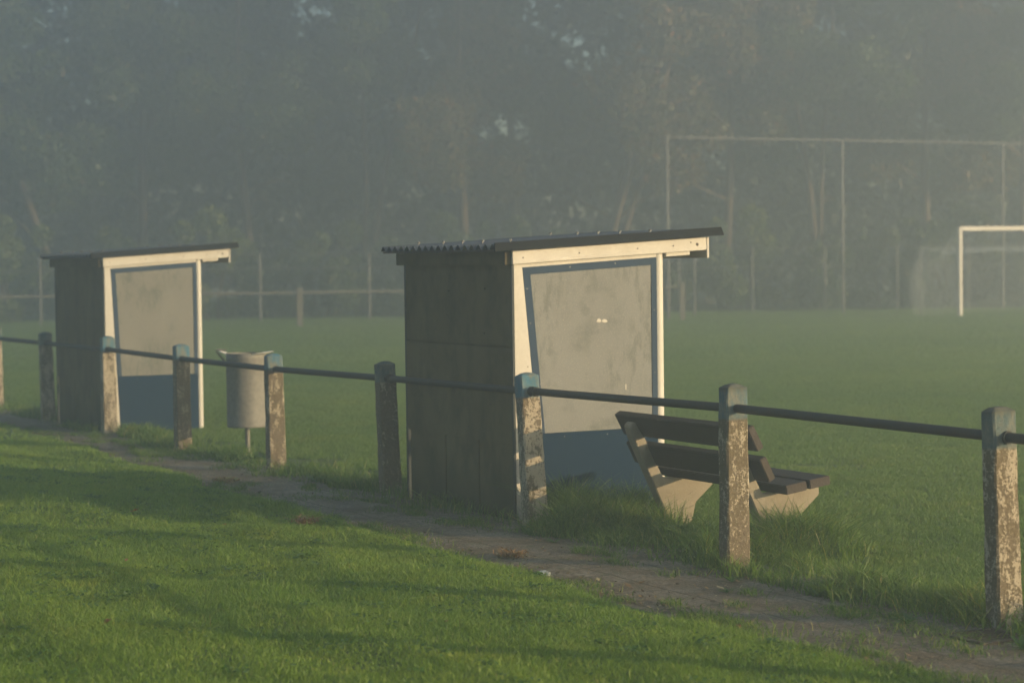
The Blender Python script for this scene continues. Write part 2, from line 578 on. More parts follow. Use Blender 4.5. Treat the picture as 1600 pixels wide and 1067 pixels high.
# ------------------------------------------------------------------ grass blades
def blades(name, base, hgt, wid, lean=0.35, curl=0.5, rng=RNG):
    """base (k,3); hgt, wid (k,) -> mesh of bent two-segment blades"""
    k = len(base)
    a = rng.uniform(0, 2 * math.pi, k)
    b = rng.uniform(0, 2 * math.pi, k)
    side = np.stack([np.cos(a), np.sin(a), np.zeros(k)], 1) * (wid / 2)[:, None]
    ld = np.stack([np.cos(b), np.sin(b), np.zeros(k)], 1)
    l1 = (np.abs(rng.normal(0, lean, k)) * hgt * 0.5)[:, None]
    l2 = l1 + (np.abs(rng.normal(0, curl, k)) * hgt * 0.6)[:, None]
    z = np.array([0, 0, 1.0])
    mid = base + ld * l1 + z * (hgt * 0.55)[:, None]
    tip = base + ld * (l1 + l2) * 0.9 + z * (hgt * rng.uniform(0.82, 1.0, k))[:, None]
    v = np.stack([base - side, base + side, mid + side * 0.8, mid - side * 0.8, tip], 1).reshape(-1, 3)
    i = np.arange(k)[:, None] * 5
    loops = np.concatenate([i + 0, i + 1, i + 2, i + 3, i + 3, i + 2, i + 4], 1).ravel()
    counts = np.tile([4, 3], k)
    return np_mesh(name, v, counts, loops)


def un_world(u, n, z):
    v = u[:, None] * Un + n[:, None] * Nn
    v[:, 2] = z
    return v


def scrn(w):
    """rough picture columns / rows, used only to drop blades far outside the view"""
    d = np.maximum(w[:, 1], 0.5)
    return 800 + 3400 * w[:, 0] / d, 400 + 3400 * (CAM_H - w[:, 2]) / d


# short lawn in front of the path
def clover():
    rng = np.random.default_rng(61)
    vs = []
    for _ in range(420):
        u0, n0 = rng.uniform(6.5, 20), rng.uniform(1.0, 5.9)
        c = int(rng.uniform(12, 60))
        sp = rng.uniform(0.02, 0.09)
        u, n = rng.normal(u0, sp * 1.2, c), rng.normal(n0, sp, c)
        b = un_world(u, n, lawn_h(u, n) + rng.uniform(0.018, 0.045, c))
        a = rng.uniform(0, 6.28, c)
        s_ = rng.uniform(0.006, 0.013, c)
        t1, t2 = rng.uniform(-0.6, 0.6, c), rng.uniform(-0.6, 0.6, c)
        d1 = np.stack([np.cos(a), np.sin(a), t1], 1) * s_[:, None]
        d2 = np.stack([-np.sin(a), np.cos(a), t2], 1) * s_[:, None] * 0.8
        vs.append(np.stack([b - d1, b - d2, b + d1, b + d2], 1).reshape(-1, 3))
    v = np.concatenate(vs)
    o = link_mesh('clover', np_mesh('clover', v, np.full(len(v) // 4, 4), np.arange(len(v))), M['weed'])
    tag(o, 'patches of small round clover leaves among the lawn grass', 'clover', kind='stuff')


clover()


def lawn_points(k, u0, u1, n0, n1):
    u = RNG.uniform(u0, u1, k)
    n = RNG.uniform(n0, n1, k)
    edge = lawn_edge(u) + 0.09 * smooth_noise(u * 2.5, u * 0.3, 3) + RNG.normal(0, 0.03, k)
    keep = n < edge
    u, n = u[keep], n[keep]
    z = lawn_h(u, n)
    w = un_world(u, n, z - 0.01)
    x, y = scrn(w)
    keep = (x > -350) & (x < 1950) & (y < 1260) & (w[:, 1] > 5)
    return u[keep], n[keep], w[keep]


parts = []
for (k, u0, u1, n0, n1) in ((540000, 5.5, 14, 0.8, 6.3), (330000, 14, 22, -0.5, 7.0), (200000, 22, 40, -2, 7.1)):
    u, n, w = lawn_points(k, u0, u1, n0, n1)
    hh = 0.032 + 0.013 * smooth_noise(u * 3, n * 3, 21) + 0.009 * smooth_noise(u * 9, n * 9, 22, 2) + RNG.normal(0, 0.008, len(u))
    edge_d = np.clip((n - lawn_edge(u) + 0.25) / 0.25, 0, 1)
    hh = np.clip(hh * (1 + 0.3 * edge_d), 0.014, 0.1)
    tall = RNG.random(len(u)) < 0.012
    hh = np.where(tall, hh * RNG.uniform(1.4, 2.2, len(u)), hh)
    ww = RNG.uniform(0.0028, 0.0052, len(u)) * np.clip(w[:, 1] / 11, 1, 2.2)
    parts.append((w, hh, ww))
w = np.concatenate([p[0] for p in parts])
hh = np.concatenate([p[1] for p in parts])
ww = np.concatenate([p[2] for p in parts])
lg = link_mesh('grass', blades('grass', w, hh, ww, 0.55, 0.8), M['grass'])
tag(lg, 'short bright green lawn grass filling the slope in front of the path', 'grass', kind='stuff')

# unmown grass along the foot of the railing
BENCH_U0, BENCH_U1 = 11.22, 12.84


def verge():
    k = 260000
    u = RNG.uniform(5.5, 34, k) ** 1.0
    u = 5.5 + (u - 5.5) * RNG.uniform(0.35, 1, k)
    n = RNG.uniform(6.55, 8.6, k)
    lo = 6.86 + 0.13 * smooth_noise(u * 2.1, u * 0.7, 31) + 0.05 * smooth_noise(u * 7, u, 32)
    lo += np.where((u > 13.2) & (u < 15.3), 0.10, 0.0)
    lo += np.where(u > 14.5, 0.03, 0)
    hi = 7.55 + 0.2 * smooth_noise(u * 1.3, u * 0.5, 33) + np.where((u > 10.6) & (u < 13.35), 0.65, 0.0)
    in_dug = ((u > 13.34) & (u < 15.12) & (n > 7.05) & (n < 8.3)) | ((u > 22.73) & (u < 24.75) & (n > 7.05) & (n < 8.3))
    p = np.clip((n - lo) / 0.12, 0, 1) * np.clip((hi - n) / 0.2, 0, 1)
    tuft = smooth_noise(u * 3.2, n * 3.2, 34, 3)
    keep = (RNG.random(k) < p * np.clip(0.6 + 0.75 * tuft, 0.08, 1)) & ~in_dug
    u, n, tuft = u[keep], n[keep], tuft[keep]
    h = 0.07 + 0.085 * np.clip(tuft, -0.7, 2)
    core = np.exp(-((n - 7.2) / 0.22) ** 2)
    h *= 0.7 + 0.75 * core
    near_bench = np.exp(-((u - 12.1) / 0.85) ** 2) * np.exp(-((n - 7.5) / 0.3) ** 2)
    h += near_bench * (0.04 + 0.07 * tuft)
    bl = np.exp(-((u - 13.05) / 0.16) ** 2) * np.exp(-((n - 7.42) / 0.13) ** 2)
    h += bl * 0.05
    bl2 = np.exp(-((u - 13.0) / 0.16) ** 2) * np.exp(-((n - 7.85) / 0.16) ** 2)
    h += bl2 * 0.04
    bn = np.exp(-((u - 11.0) / 0.5) ** 2) * np.exp(-((n - 7.95) / 0.3) ** 2)
    h += bn * (0.08 + 0.05 * tuft)
    bi = np.exp(-((u - 18.9) / 0.9) ** 2) * np.exp(-((n - 7.45) / 0.45) ** 2)
    h *= 1 - 0.6 * bi
    for pu in (8.25, 10.62, 13.06, 15.43, 17.83, 20.28, 22.64):
        h *= 1 - 0.7 * np.exp(-((u - pu + 0.12) / 0.17) ** 2) * (n < 7.3)
    h *= np.where(u > 14.5, 0.75, 1.0)
    h *= RNG.uniform(0.4, 1.5, len(u))
    h = np.clip(h, 0.02, 0.5)
    w = un_world(u, n, np.full(len(u), -0.008))
    wd = RNG.uniform(0.0045, 0.0095, len(u)) * np.clip(w[:, 1] / 13, 1, 1.8)
    return w, h, wd


def stalks():
    k = 24000
    u = 5.5 + RNG.uniform(0, 26, k) * RNG.uniform(0.3, 1, k)
    n = 7.15 + RNG.normal(0, 0.2, k)
    nb = (u > 10.4) & (u < 13.3)
    n = np.where(nb, 7.4 + RNG.normal(0, 0.28, k), n)
    ok = (n > 6.8) & ~(((u > 13.34) & (u < 15.12) & (n > 7.05)) | ((u > 22.73) & (u < 24.75) & (n > 7.05))) & ~((u > 17.8) & (u < 20) & (n > 7.2))
    cl = smooth_noise(u * 4, n * 4, 71, 3)
    ok &= RNG.random(k) < np.clip(0.15 + 0.6 * cl, 0.03, 1)
    u, n = u[ok], n[ok]
    h = RNG.uniform(0.07, 0.17, len(u))
    h = np.where((u > 11.2) & (u < 13.3) & (n > 7.2), h * RNG.uniform(1.0, 1.9, len(u)), h)
    a = un_world(u, n, np.full(len(u), -0.005))
    # two ragged tussocks against the blue panel
    for (uu, nn, c, hm_) in ((13.1, 7.36, 520, 0.42), (12.95, 7.75, 380, 0.36), (13.15, 7.55, 300, 0.30), (12.85, 8.0, 220, 0.3), (12.3, 7.62, 260, 0.28), (10.75, 7.0, 120, 0.16), (10.4, 6.98, 160, 0.15), (11.05, 7.9, 260, 0.20)):
        b = un_world(RNG.normal(uu, 0.075, c), RNG.normal(nn, 0.075, c), np.full(c, -0.005))
        a = np.concatenate([a, b])
        h = np.concatenate([h, RNG.uniform(0.35, 1.0, c) * hm_])
    return a, h, RNG.uniform(0.005, 0.009, len(h))


w, h, wd = verge()
w2, h2, wd2 = stalks()
w, h, wd = np.concatenate([w, w2]), np.concatenate([h, h2]), np.concatenate([wd, wd2])
vg = link_mesh('tall_grass', blades('tall_grass', w, h, wd, 0.6, 0.9), M['grass_tall'])
tag(vg, 'unmown tufts of long grass along the foot of the railing and bench', 'grass', kind='stuff')


# moss and grass tufts growing on the path
def path_tufts():
    bases, hs, ws = [], [], []
    for _ in range(170):
        u0 = 5.8 + 18 * random.random() ** 1.3
        e = float(lawn_edge(u0)) + 0.03
        side = random.random()
        n0 = e + abs(random.gauss(0, 0.12)) if side < 0.35 else (6.86 - abs(random.gauss(0, 0.16)) if side < 0.85 else random.uniform(e, 6.8))
        c = int(random.uniform(30, 260))
        s = random.uniform(0.015, 0.075)
        uu = np.random.default_rng(_).normal(u0, s * 1.8, c)
        nn = np.random.default_rng(_ + 999).normal(n0, s, c)
        b = un_world(uu, nn, np.full(c, 0.002))
        bases.append(b)
        hs.append(np.random.default_rng(_ + 55).uniform(0.012, random.uniform(0.03, 0.075), c))
        ws.append(np.random.default_rng(_ + 77).uniform(0.003, 0.006, c))
    return np.concatenate(bases), np.concatenate(hs), np.concatenate(ws)


w, h, wd = path_tufts()
pt = link_mesh('path_grass', blades('path_grass', w, h, wd, 0.9, 1.0), M['grass_tall'])
tag(pt, 'small low grass tufts sprouting between the path slabs', 'grass', kind='stuff')


# the pitch: one disc of short turf repeated over the field
def turf_tile(k, rad, hmin, hmax, wmin, wmax):
    r = rad * np.sqrt(RNG.uniform(0, 1, k))
    a = RNG.uniform(0, 2 * math.pi, k)
    base = np.stack([r * np.cos(a), r * np.sin(a), np.full(k, -0.012)], 1)
    h = RNG.uniform(hmin, hmax, k) * (1 + 0.35 * smooth_noise(base[:, 0] * 4, base[:, 1] * 4, 44))
    w = RNG.uniform(wmin, wmax, k)
    return blades('turf', base, h, w, 0.6, 0.8)


def scatter_field(name, me, mat, label, pts):
    """geometry nodes: the object's own turf patch set out on a jittered field of points"""
    o = link_mesh(name, me, mat)
    ng = bpy.data.node_groups.new(name, 'GeometryNodeTree')
    ng.interface.new_socket('Geometry', in_out='INPUT', socket_type='NodeSocketGeometry')
    ng.interface.new_socket('Geometry', in_out='OUTPUT', socket_type='NodeSocketGeometry')
    gi = ng.nodes.new('NodeGroupInput')
    go = ng.nodes.new('NodeGroupOutput')
    x0, x1, y0, y1, dens, nmin, seed = pts
    gr = ng.nodes.new('GeometryNodeMeshGrid')
    gr.inputs['Size X'].default_value = x1 - x0
    gr.inputs['Size Y'].default_value = y1 - y0
    tr = ng.nodes.new('GeometryNodeTransform')
    tr.inputs['Translation'].default_value = ((x0 + x1) / 2, (y0 + y1) / 2, 0)
    di = ng.nodes.new('GeometryNodeDistributePointsOnFaces')
    di.distribute_method = 'POISSON'
    di.inputs['Distance Min'].default_value = dens
    di.inputs['Density Max'].default_value = 12.0
    di.inputs['Seed'].default_value = seed
    po = ng.nodes.new('GeometryNodeInputPosition')
    dt = ng.nodes.new('ShaderNodeVectorMath')
    dt.operation = 'DOT_PRODUCT'
    dt.inputs[1].default_value = tuple(Nn)
    cm = ng.nodes.new('ShaderNodeMath')
    cm.operation = 'LESS_THAN'
    cm.inputs[1].default_value = nmin
    de = ng.nodes.new('GeometryNodeDeleteGeometry')
    de.domain = 'POINT'
    io = ng.nodes.new('GeometryNodeInstanceOnPoints')
    rv = ng.nodes.new('FunctionNodeRandomValue')
    rv.data_type = 'FLOAT_VECTOR'
    rv.inputs[0].default_value = (0, 0, 0)
    rv.inputs[1].default_value = (0, 0, 6.283)
    L = ng.links.new
    L(gr.outputs[0], tr.inputs[0])
    L(tr.outputs[0], di.inputs[0])
    L(di.outputs[0], de.inputs[0])
    L(po.outputs[0], dt.inputs[0])
    L(dt.outputs['Value'], cm.inputs[0])
    L(cm.outputs[0], de.inputs[1])
    L(de.outputs[0], io.inputs['Points'])
    L(gi.outputs[0], io.inputs['Instance'])
    L(rv.outputs[0], io.inputs['Rotation'])
    L(io.outputs[0], go.inputs[0])
    md = o.modifiers.new('scatter', 'NODES')
    md.node_group = ng
    tag(o, label, 'grass', kind='stuff')
    return o


scatter_field('pitch_grass', turf_tile(5200, 0.72, 0.022, 0.045, 0.004, 0.008), M['grass_pitch'],
              'mown grass of the football pitch beyond the railing', (-16, 20, 11, 40, 0.62, 7.95, 3))
scatter_field('far_pitch_grass', turf_tile(5200, 1.4, 0.03, 0.055, 0.010, 0.02), M['grass_pitch'],
              'hazy far end of the mown football pitch', (-24, 26, 39, 68, 1.15, 7.95, 5))

# ------------------------------------------------------------------ railing
FN = 7.08
POSTS = [(8.25, 1.09, 0.035, 2), (10.62, 1.095, 0.015, 1), (13.06, 1.06, 0.105, 0), (15.43, 1.05, 0.085, 2),
         (17.83, 1.03, 0.02, 0), (20.28, 1.04, 0.03, 0), (22.64, 1.055, 0.04, 0), (24.98, 1.045, 0.10, 1), (27.31, 1.045, 0.02, 0),
         (5.85, 1.08, 0.0, 0), (29.7, 1.04, 0.0, 0)]
fence = empty('railing_fence', P(15, FN), TH, 'low railing of weathered blue topped concrete posts with one dark pipe beside the path', 'railing')


def post_mesh(hgt, seed):
    r = random.Random(seed)
    vs, rings = [], 14
    levels = [-0.1] + [(hgt - 0.03) * i / (rings - 1) for i in range(rings)]
    cross = []
    hx, hy, ch = 0.074, 0.052, 0.010
    prof = [(-hx + ch, -hy), (0, -hy), (hx - ch, -hy), (hx, -hy + ch), (hx, 0), (hx, hy - ch), (hx - ch, hy), (0, hy), (-hx + ch, hy), (-hx, hy - ch), (-hx, 0), (-hx, -hy + ch)]
    m = len(prof)
    for z in levels:
        s = 1.06 - 0.09 * max(z, 0) / hgt
        for (x, y) in prof:
            vs.append((x * s + r.gauss(0, 0.0016), y * s + r.gauss(0, 0.0016), z))
    fs = []
    for i in range(len(levels) - 1):
        for k in range(m):
            k2 = (k + 1) % m
            fs.append((i * m + k, i * m + k2, (i + 1) * m + k2, (i + 1) * m + k))
    top = len(vs)
    for (x, y) in prof:
        vs.append((x * 0.55, y * 0.5, (hgt - 0.03) + 0.018 + r.gauss(0, 0.002)))
    b = (len(levels) - 1) * m
    for k in range(m):
        k2 = (k + 1) % m
        fs.append((b + k, b + k2, top + k2, top + k))
    vs.append((0, 0, hgt - 0.004))
    for k in range(m):
        fs.append((top + k, top + (k + 1) % m, len(vs) - 1))
    fs.append(tuple(range(m - 1, -1, -1)))
    me = bpy.data.meshes.new('post')
    me.from_pydata(vs, [], fs)
    return me


for i, (u, hgt, lean, kind) in enumerate(POSTS):
    o = link_mesh('post', post_mesh(hgt, i + 3), (M['post'], M['post_brown'], M['post_mossy'])[kind], fence, (0, u - 15, 0))
    o.rotation_euler = (math.atan(lean / hgt) * -1.0, R(random.uniform(-0.5, 0.5)), R(random.uniform(-2.5, 2.5)))
RZ = {5.85: 0.93, 8.25: 0.935, 10.62: 0.945, 13.06: 0.922, 15.43: 0.908, 17.83: 0.885, 20.28: 0.888, 22.64: 0.905, 24.98: 0.90, 27.31: 0.90, 29.7: 0.9}
rl = MB()
us = sorted(RZ)
rl.tube([(0, u - 15 + 0.03, RZ[u]) for u in us], 0.026, 12)
rail = rl.build('rail', M['rail_paint'], fence, smooth=True)
for u in us:       # ragged collars where the pipe leaves the posts
    cl = MB()
    cl.tube([(0, u - 15 + 0.03 - 0.066, RZ[u]), (0, u - 15 + 0.03 + 0.066, RZ[u])], 0.034, 10)
    cl.build('collar', M['rail_paint'], rail, smooth=True)

# ------------------------------------------------------------------ dugouts
def dugout(u0, label, win_mat, first, ra=0.30, rb_=0.0915):
    """local x across to the pitch, y away along the railing, origin at the near rear corner"""
    t = empty('team_shelter', P(u0, FN), TH, label, 'dugout', 'shelters beside the pitch')
    L = 1.74
    S = 0.0535

    def zr(x): return 1.888 + S * x          # underside of the roof
    # rear wall
    wl = MB()
    wl.hexa([(0, 0.012, 0.535), (0.018, 0.012, 0.535), (0.018, L, 0.535), (0, L, 0.535),
             (0, 0.012, 1.211), (0.018, 0.012, 1.211), (0.018, L, 1.211), (0, L, 1.211)])
    wl.hexa([(0.003, 0.012, 1.220), (0.020, 0.012, 1.220), (0.020, L, 1.220), (0.003, L, 1.220),
             (0.003, 0.012, zr(0)), (0.020, 0.012, zr(0)), (0.020, L, zr(0)), (0.003, L, zr(0))])
    wl.hexa([(0.0205, 0.012, 1.16), (0.026, 0.012, 1.16), (0.026, L, 1.16), (0.0205, L, 1.16),
             (0.0205, 0.012, 1.28), (0.026, 0.012, 1.28), (0.026, L, 1.28), (0.0205, L, 1.28)])
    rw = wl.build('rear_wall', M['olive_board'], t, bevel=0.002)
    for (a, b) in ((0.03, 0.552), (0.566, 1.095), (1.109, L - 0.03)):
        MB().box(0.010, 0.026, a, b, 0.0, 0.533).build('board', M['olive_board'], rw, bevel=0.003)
    for (y, z) in ((0.42, 1.62), (1.0, 1.6), (0.44, 1.3), (1.02, 1.42), (0.35, 0.8), (0.95, 0.86), (1.45, 0.72), (0.7, 0.62), (1.5, 1.12)):
        nb_ = MB()
        nb_.tube([(-0.003, y, z), (0.004, y, z)], 0.007, 7)
        nb_.build('nail_head', M['iron'], rw)
    MB().box(0.030, 0.036, 0.03, L - 0.03, 0.02, 0.54).build('backing', M['iron'], rw)
    MB().box(-0.007, 0.011, -0.006, 0.010, 0.0, zr(0)).build('corner_trim', M['trim_dark'], t, bevel=0.002)
    MB().box(0.0, 0.05, L + 0.002, L + 0.03, 0.0, zr(0)).build('corner_trim', M['trim_dark'], t, bevel=0.002)
    # side walls: blue frame with a frosted pane above and a solid panel below
    for near in (True, False):
        y0, y1 = (-0.004, 0.014) if near else (L + 0.004, L + 0.022)
        yo = -0.012 if near else L + 0.012
        sd = MB()
        wl_ = lambda z: ra - rb_ * z    # slanting rear edge of the pane
        # frame built of butted pieces around the pane
        ox = 0.058
        xf = 1.13

        def quad(pts, a=y0, b=y1):
            sd.prism(pts, 'y', a, b)
        zt = lambda x: 1.712 + 0.0535 * x          # top of the pane
        zb = 0.605
        fl = lambda z: wl_(z) - ox
        ztop = lambda x: zt(x) + 0.052
        quad([(fl(zb), zb), (wl_(zb), zb), (wl_(zt(0.14)), zt(0.14)), (fl(zt(0.09)), zt(0.09))])
        quad([(fl(zt(0.09)), zt(0.09)), (wl_(zt(0.14)), zt(0.14)), (xf, zt(xf)), (xf, ztop(xf)), (fl(ztop(0.09)), ztop(0.09))])
        quad([(xf + 0.0005, zb), (xf + 0.045, zb), (xf + 0.045, ztop(xf + 0.045)), (xf + 0.0005, ztop(xf))])
        fr = sd.build('side_frame', M['blue_paint'], t)
        lw = MB()
        lw.prism([(fl(0.0), 0.0), (xf + 0.045, 0.0), (xf + 0.045, zb - 0.001), (fl(zb), zb - 0.001)], 'y', y0 + 0.003, y1)
        lw.build('side_panel', M['blue_panel'], t)
        pn = MB()
        pn.prism([(wl_(zb) + 0.001, zb + 0.001), (xf - 0.001, zb + 0.001), (xf - 0.001, zt(xf) - 0.001), (wl_(zt(0.14)) + 0.001, zt(0.14) - 0.001)], 'y', y0 + 0.004, y1 - 0.004)
        pn.build('window_pane', win_mat, t)
        # white corner board behind the slanted frame, and the strip above it
        cb = MB()
        cb.prism([(0.012 if near else 0.0, 0.0), (fl(0) - 0.001, 0.0), (fl(ztop(0.09)) - 0.001, ztop(0.09)), (0.012, ztop(0.0))], 'y', y0, y1)
        cb.prism([(0.012, ztop(0.0) + 0.001), (xf + 0.045, ztop(xf + 0.045) + 0.001), (xf + 0.045, zr(xf) - 0.004), (0.012, zr(0) - 0.004)], 'y', y0 + 0.002, y1)
        cb.build('corner_board', M['white_paint'], t, bevel=0.0015)
        if near:
            for (x, z) in ((0.115, 1.62), (0.137, 1.38), (0.46, 1.768), (0.83, 1.788), (1.152, 1.45), (1.152, 1.0), (1.152, 0.66), (0.21, 0.95), (0.4, 0.575), (0.75, 0.575), (1.05, 0.575)):
                sm = MB()
                sm.tube([(x, y0 - 0.003, z), (x, y0 + 0.002, z)], 0.0036, 8)
                sm.build('screw_head', M['screw_metal'], fr)
            if first:
                mk = MB()
                mk.prism([(0.672, 1.376), (0.70, 1.372), (0.712, 1.378), (0.708, 1.39), (0.694, 1.398), (0.682, 1.396)], 'y', y0 + 0.002, y0 + 0.0045)
                mk.build('torn_sticker', M['white_paint'], t)
                mk = MB()
                mk.prism([(0.718, 1.374), (0.745, 1.368), (0.762, 1.374), (0.758, 1.386), (0.735, 1.394), (0.72, 1.386)], 'y', y0 + 0.002, y0 + 0.0045)
                mk.build('torn_sticker', M['white_paint'], t)
                mk = MB()
                mk.prism([(0.905, 0.885), (0.913, 0.885), (0.914, 0.925), (0.906, 0.922)], 'y', y0 + 0.002, y0 + 0.0045)
                mk.build('torn_sticker', M['white_paint'], t)
        # sloping white fascia under the roof edge
        ya, yb = (-0.034, -0.009) if near else (L + 0.026, L + 0.05)
        fa = MB()
        fa.prism([(-0.012, zr(-0.012) - 0.096), (1.585, zr(1.585) - 0.096), (1.585, zr(1.585) - 0.003), (-0.012, zr(-0.012) - 0.003)], 'y', ya, yb)
        fas = fa.build('fascia_board', M['white_paint'], t, bevel=0.003)
        if near:
            for (x, dz) in ((0.07, 0.055), (0.52, 0.05), (1.0, 0.05), (1.30, 0.05), (1.45, 0.035), (1.505, 0.052)):
                kn = MB()
                kn.tube([(x, ya - 0.002, zr(x) - dz), (x, ya + 0.003, zr(x) - dz)], 0.0055 if x != 1.505 else 0.012, 8)
                kn.build('nail_head', M['iron'], fas)
        rb = MB()
        yc, yd = (-0.006, 0.04) if near else (L - 0.02, L + 0.022)
        rb.prism([(1.255, zr(1.255) - 0.125), (1.46, zr(1.46) - 0.125), (1.46, zr(1.46) - 0.004), (1.255, zr(1.255) - 0.004)], 'y', yc, yd)
        rb.build('rafter', M['white_paint'], t, bevel=0.003)
    fb = MB()
    fb.box(1.588, 1.608, -0.034, L + 0.05, zr(1.585) - 0.155, zr(1.585) - 0.003)
    fb.build('front_fascia', M['white_paint'], t, bevel=0.003)
    pb = MB()
    pb.box(-0.055, -0.009, -0.0, L + 0.05, zr(0) - 0.10, zr(0) - 0.008)
    pb.build('rear_purlin', M['olive_board'], t, bevel=0.003)
    for y in (0.047, L - 0.03):
        pp = MB()
        zt_ = zr(1.2) - 0.004
        pp.tube([(1.205, y, -0.05), (1.205, y, 0.6), (1.205, y, 1.2), (1.205, y, zt_)], 0.046, 20)
        pp.build('front_post', M['white_pipe'], t, smooth=True)
    # bench plank inside
    bp = MB()
    bp.box(0.06, 0.42, 0.03, L - 0.03, 0.42, 0.46)
    bp.build('inside_bench', M['olive_board'], t, bevel=0.004)
    # corrugated roof
    x0, x1, ya, yb = -0.178, 1.70, -0.075, L + 0.055
    ny = 160
    vs, fs = [], []
    pitch, amp = 0.106, 0.0175
    ys = [ya + (yb - ya) * i / ny for i in range(ny + 1)]
    for y in ys:
        c = amp * math.sin((y - ya) / pitch * 2 * math.pi)
        for x in (x0, x1):
            for dz in (0.0, 0.008):
                vs.append((x, y, zr(x) + 0.030 + c + dz))
    for i in range(ny):
        a, b = i * 4, (i + 1) * 4
        fs += [(a, a + 2, b + 2, b), (a + 1, b + 1, b + 3, a + 3), (a, b, b + 1, a + 1), (a + 2, a + 3, b + 3, b + 2)]
    fs += [(0, 1, 3, 2), (ny * 4, ny * 4 + 2, ny * 4 + 3, ny * 4 + 1)]
    rm = MB()
    rm.v, rm.f = vs, fs
    roof = rm.build('roof', M['roof_sheet'], t, smooth=True)
    vg_ = MB()
    vg_.hexa([(x0, ya - 0.014, zr(x0) + 0.002), (x1 + 0.004, ya - 0.014, zr(x1) + 0.002), (x1 + 0.004, ya - 0.001, zr(x1) + 0.002), (x0, ya - 0.001, zr(x0) + 0.002),
              (x0, ya - 0.014, zr(x0) + 0.062), (x1 - 0.02, ya - 0.014, zr(x1) + 0.062), (x1 - 0.02, ya - 0.001, zr(x1) + 0.062), (x0, ya - 0.001, zr(x0) + 0.062)])
    vg_.build('verge_trim', M['roof_edge'], roof, bevel=0.002)
    er = MB()
    er.box(x0 + 0.012, x0 + 0.03, ya + 0.01, yb - 0.01, zr(x0) + 0.002, zr(x0) + 0.016)
    er.build('eave_filler', M['iron'], roof)
    for x in (0.02, 1.16):
        for k in range(5):
            y = ya + pitch * (0.25 + (1, 5, 8, 11, 15)[k])
            z = zr(x) + 0.030 + amp + 0.008
            s = MB()
            s.tube([(x, y, z - 0.004), (x, y, z + 0.012)], 0.004, 6)
            s.tube([(x, y, z + 0.010), (x, y, z + 0.020), (x, y, z + 0.024)], [0.012, 0.012, 0.006], 8)
            s.build('roof_screw', M['screw_metal'], roof, smooth=True)
    return t


dugout(13.36, 'olive and blue dugout beside the bench, torn white sticker on its frosted side pane', M['frosted_a'], True)
dugout(22.75, 'smaller looking dugout farther along the path, beyond the round metal bin', M['frosted_b'], False, 0.235, 0.05).scale = (0.895, 1.05, 1)

# ------------------------------------------------------------------ bench
bench = empty('park_bench', P(12.03, 7.9), TH, 'bench with dark brown slats on pale concrete legs beside the railing', 'bench')


def slat(name, poly):
    m = MB()
    m.prism([(a - 7.9, z) for a, z in poly], 'y', BENCH_U0 - 12.03, BENCH_U1 - 12.03)
    return m.build(name, M['bench_slat'], bench, bevel=0.006, seg=2)


def tilted(n0, z0, n1, z1, th):
    dx, dz = n1 - n0, z1 - z0
    l = math.hypot(dx, dz)
    ox, oz = -dz / l * th, dx / l * th
    return [(n0, z0), (n1, z1), (n1 + ox, z1 + oz), (n0 + ox, z0 + oz)]


slat('back_slat', tilted(7.660, 0.612, 7.582, 0.757, -0.055))
slat('back_slat', tilted(7.745, 0.415, 7.672, 0.560, -0.055))
slat('seat_slat', tilted(7.876, 0.330, 8.036, 0.352, 0.058))
slat('seat_slat', tilted(8.056, 0.355, 8.216, 0.377, 0.058))
LEG = [(7.895, -0.08), (7.548, 0.690), (7.566, 0.712), (7.600, 0.708), (7.652, 0.612), (7.857, 0.328), (8.225, 0.378), (8.235, 0.30), (8.06, 0.15), (7.985, -0.08)]
LEG = [(7.900, -0.08), (7.571, 0.600), (7.540, 0.690), (7.556, 0.715), (7.578, 0.722), (7.660, 0.600), (7.757, 0.410), (7.800, 0.330), (7.874, 0.328), (8.232, 0.377), (8.240, 0.30), (8.06, 0.15), (8.0, -0.08)]
for uu in (11.42, 12.60):
    m = MB()
    m.prism([(a - 7.9, z) for a, z in LEG], 'y', uu - 12.03 - 0.045, uu - 12.03 + 0.045)
    m.build('leg', M['bench_concrete'], bench, bevel=0.006)

# ------------------------------------------------------------------ litter bin
bn = P(19.62, 7.5)
lb = empty('litter_bin', bn, TH, 'round grey metal litter bin on a thin pole behind the railing', 'bin')
m = MB()
NS = 40


def ring(r, z, tilt=0.0):
    return [(r * math.cos(2 * math.pi * k / NS), r * math.sin(2 * math.pi * k / NS), z) for k in range(NS)]


prof = [(0.0, 0.245), (0.187, 0.245), (0.192, 0.250), (0.196, 0.262), (0.192, 0.274), (0.193, 0.5), (0.192, 0.9), (0.196, 0.912), (0.192, 0.924), (0.192, 0.955), (0.184, 0.955), (0.182, 0.27), (0.0, 0.27)]
vs, fs = [], []
for (r_, z_) in prof: vs += ring(max(r_, 0.0005), z_)
for i in range(len(prof) - 1):
    for k in range(NS):
        k2 = (k + 1) % NS
        fs.append((i * NS + k, i * NS + k2, (i + 1) * NS + k2, (i + 1) * NS + k))
m.add(vs, fs)
m.build('drum', M['galvanised'], lb, smooth=True)
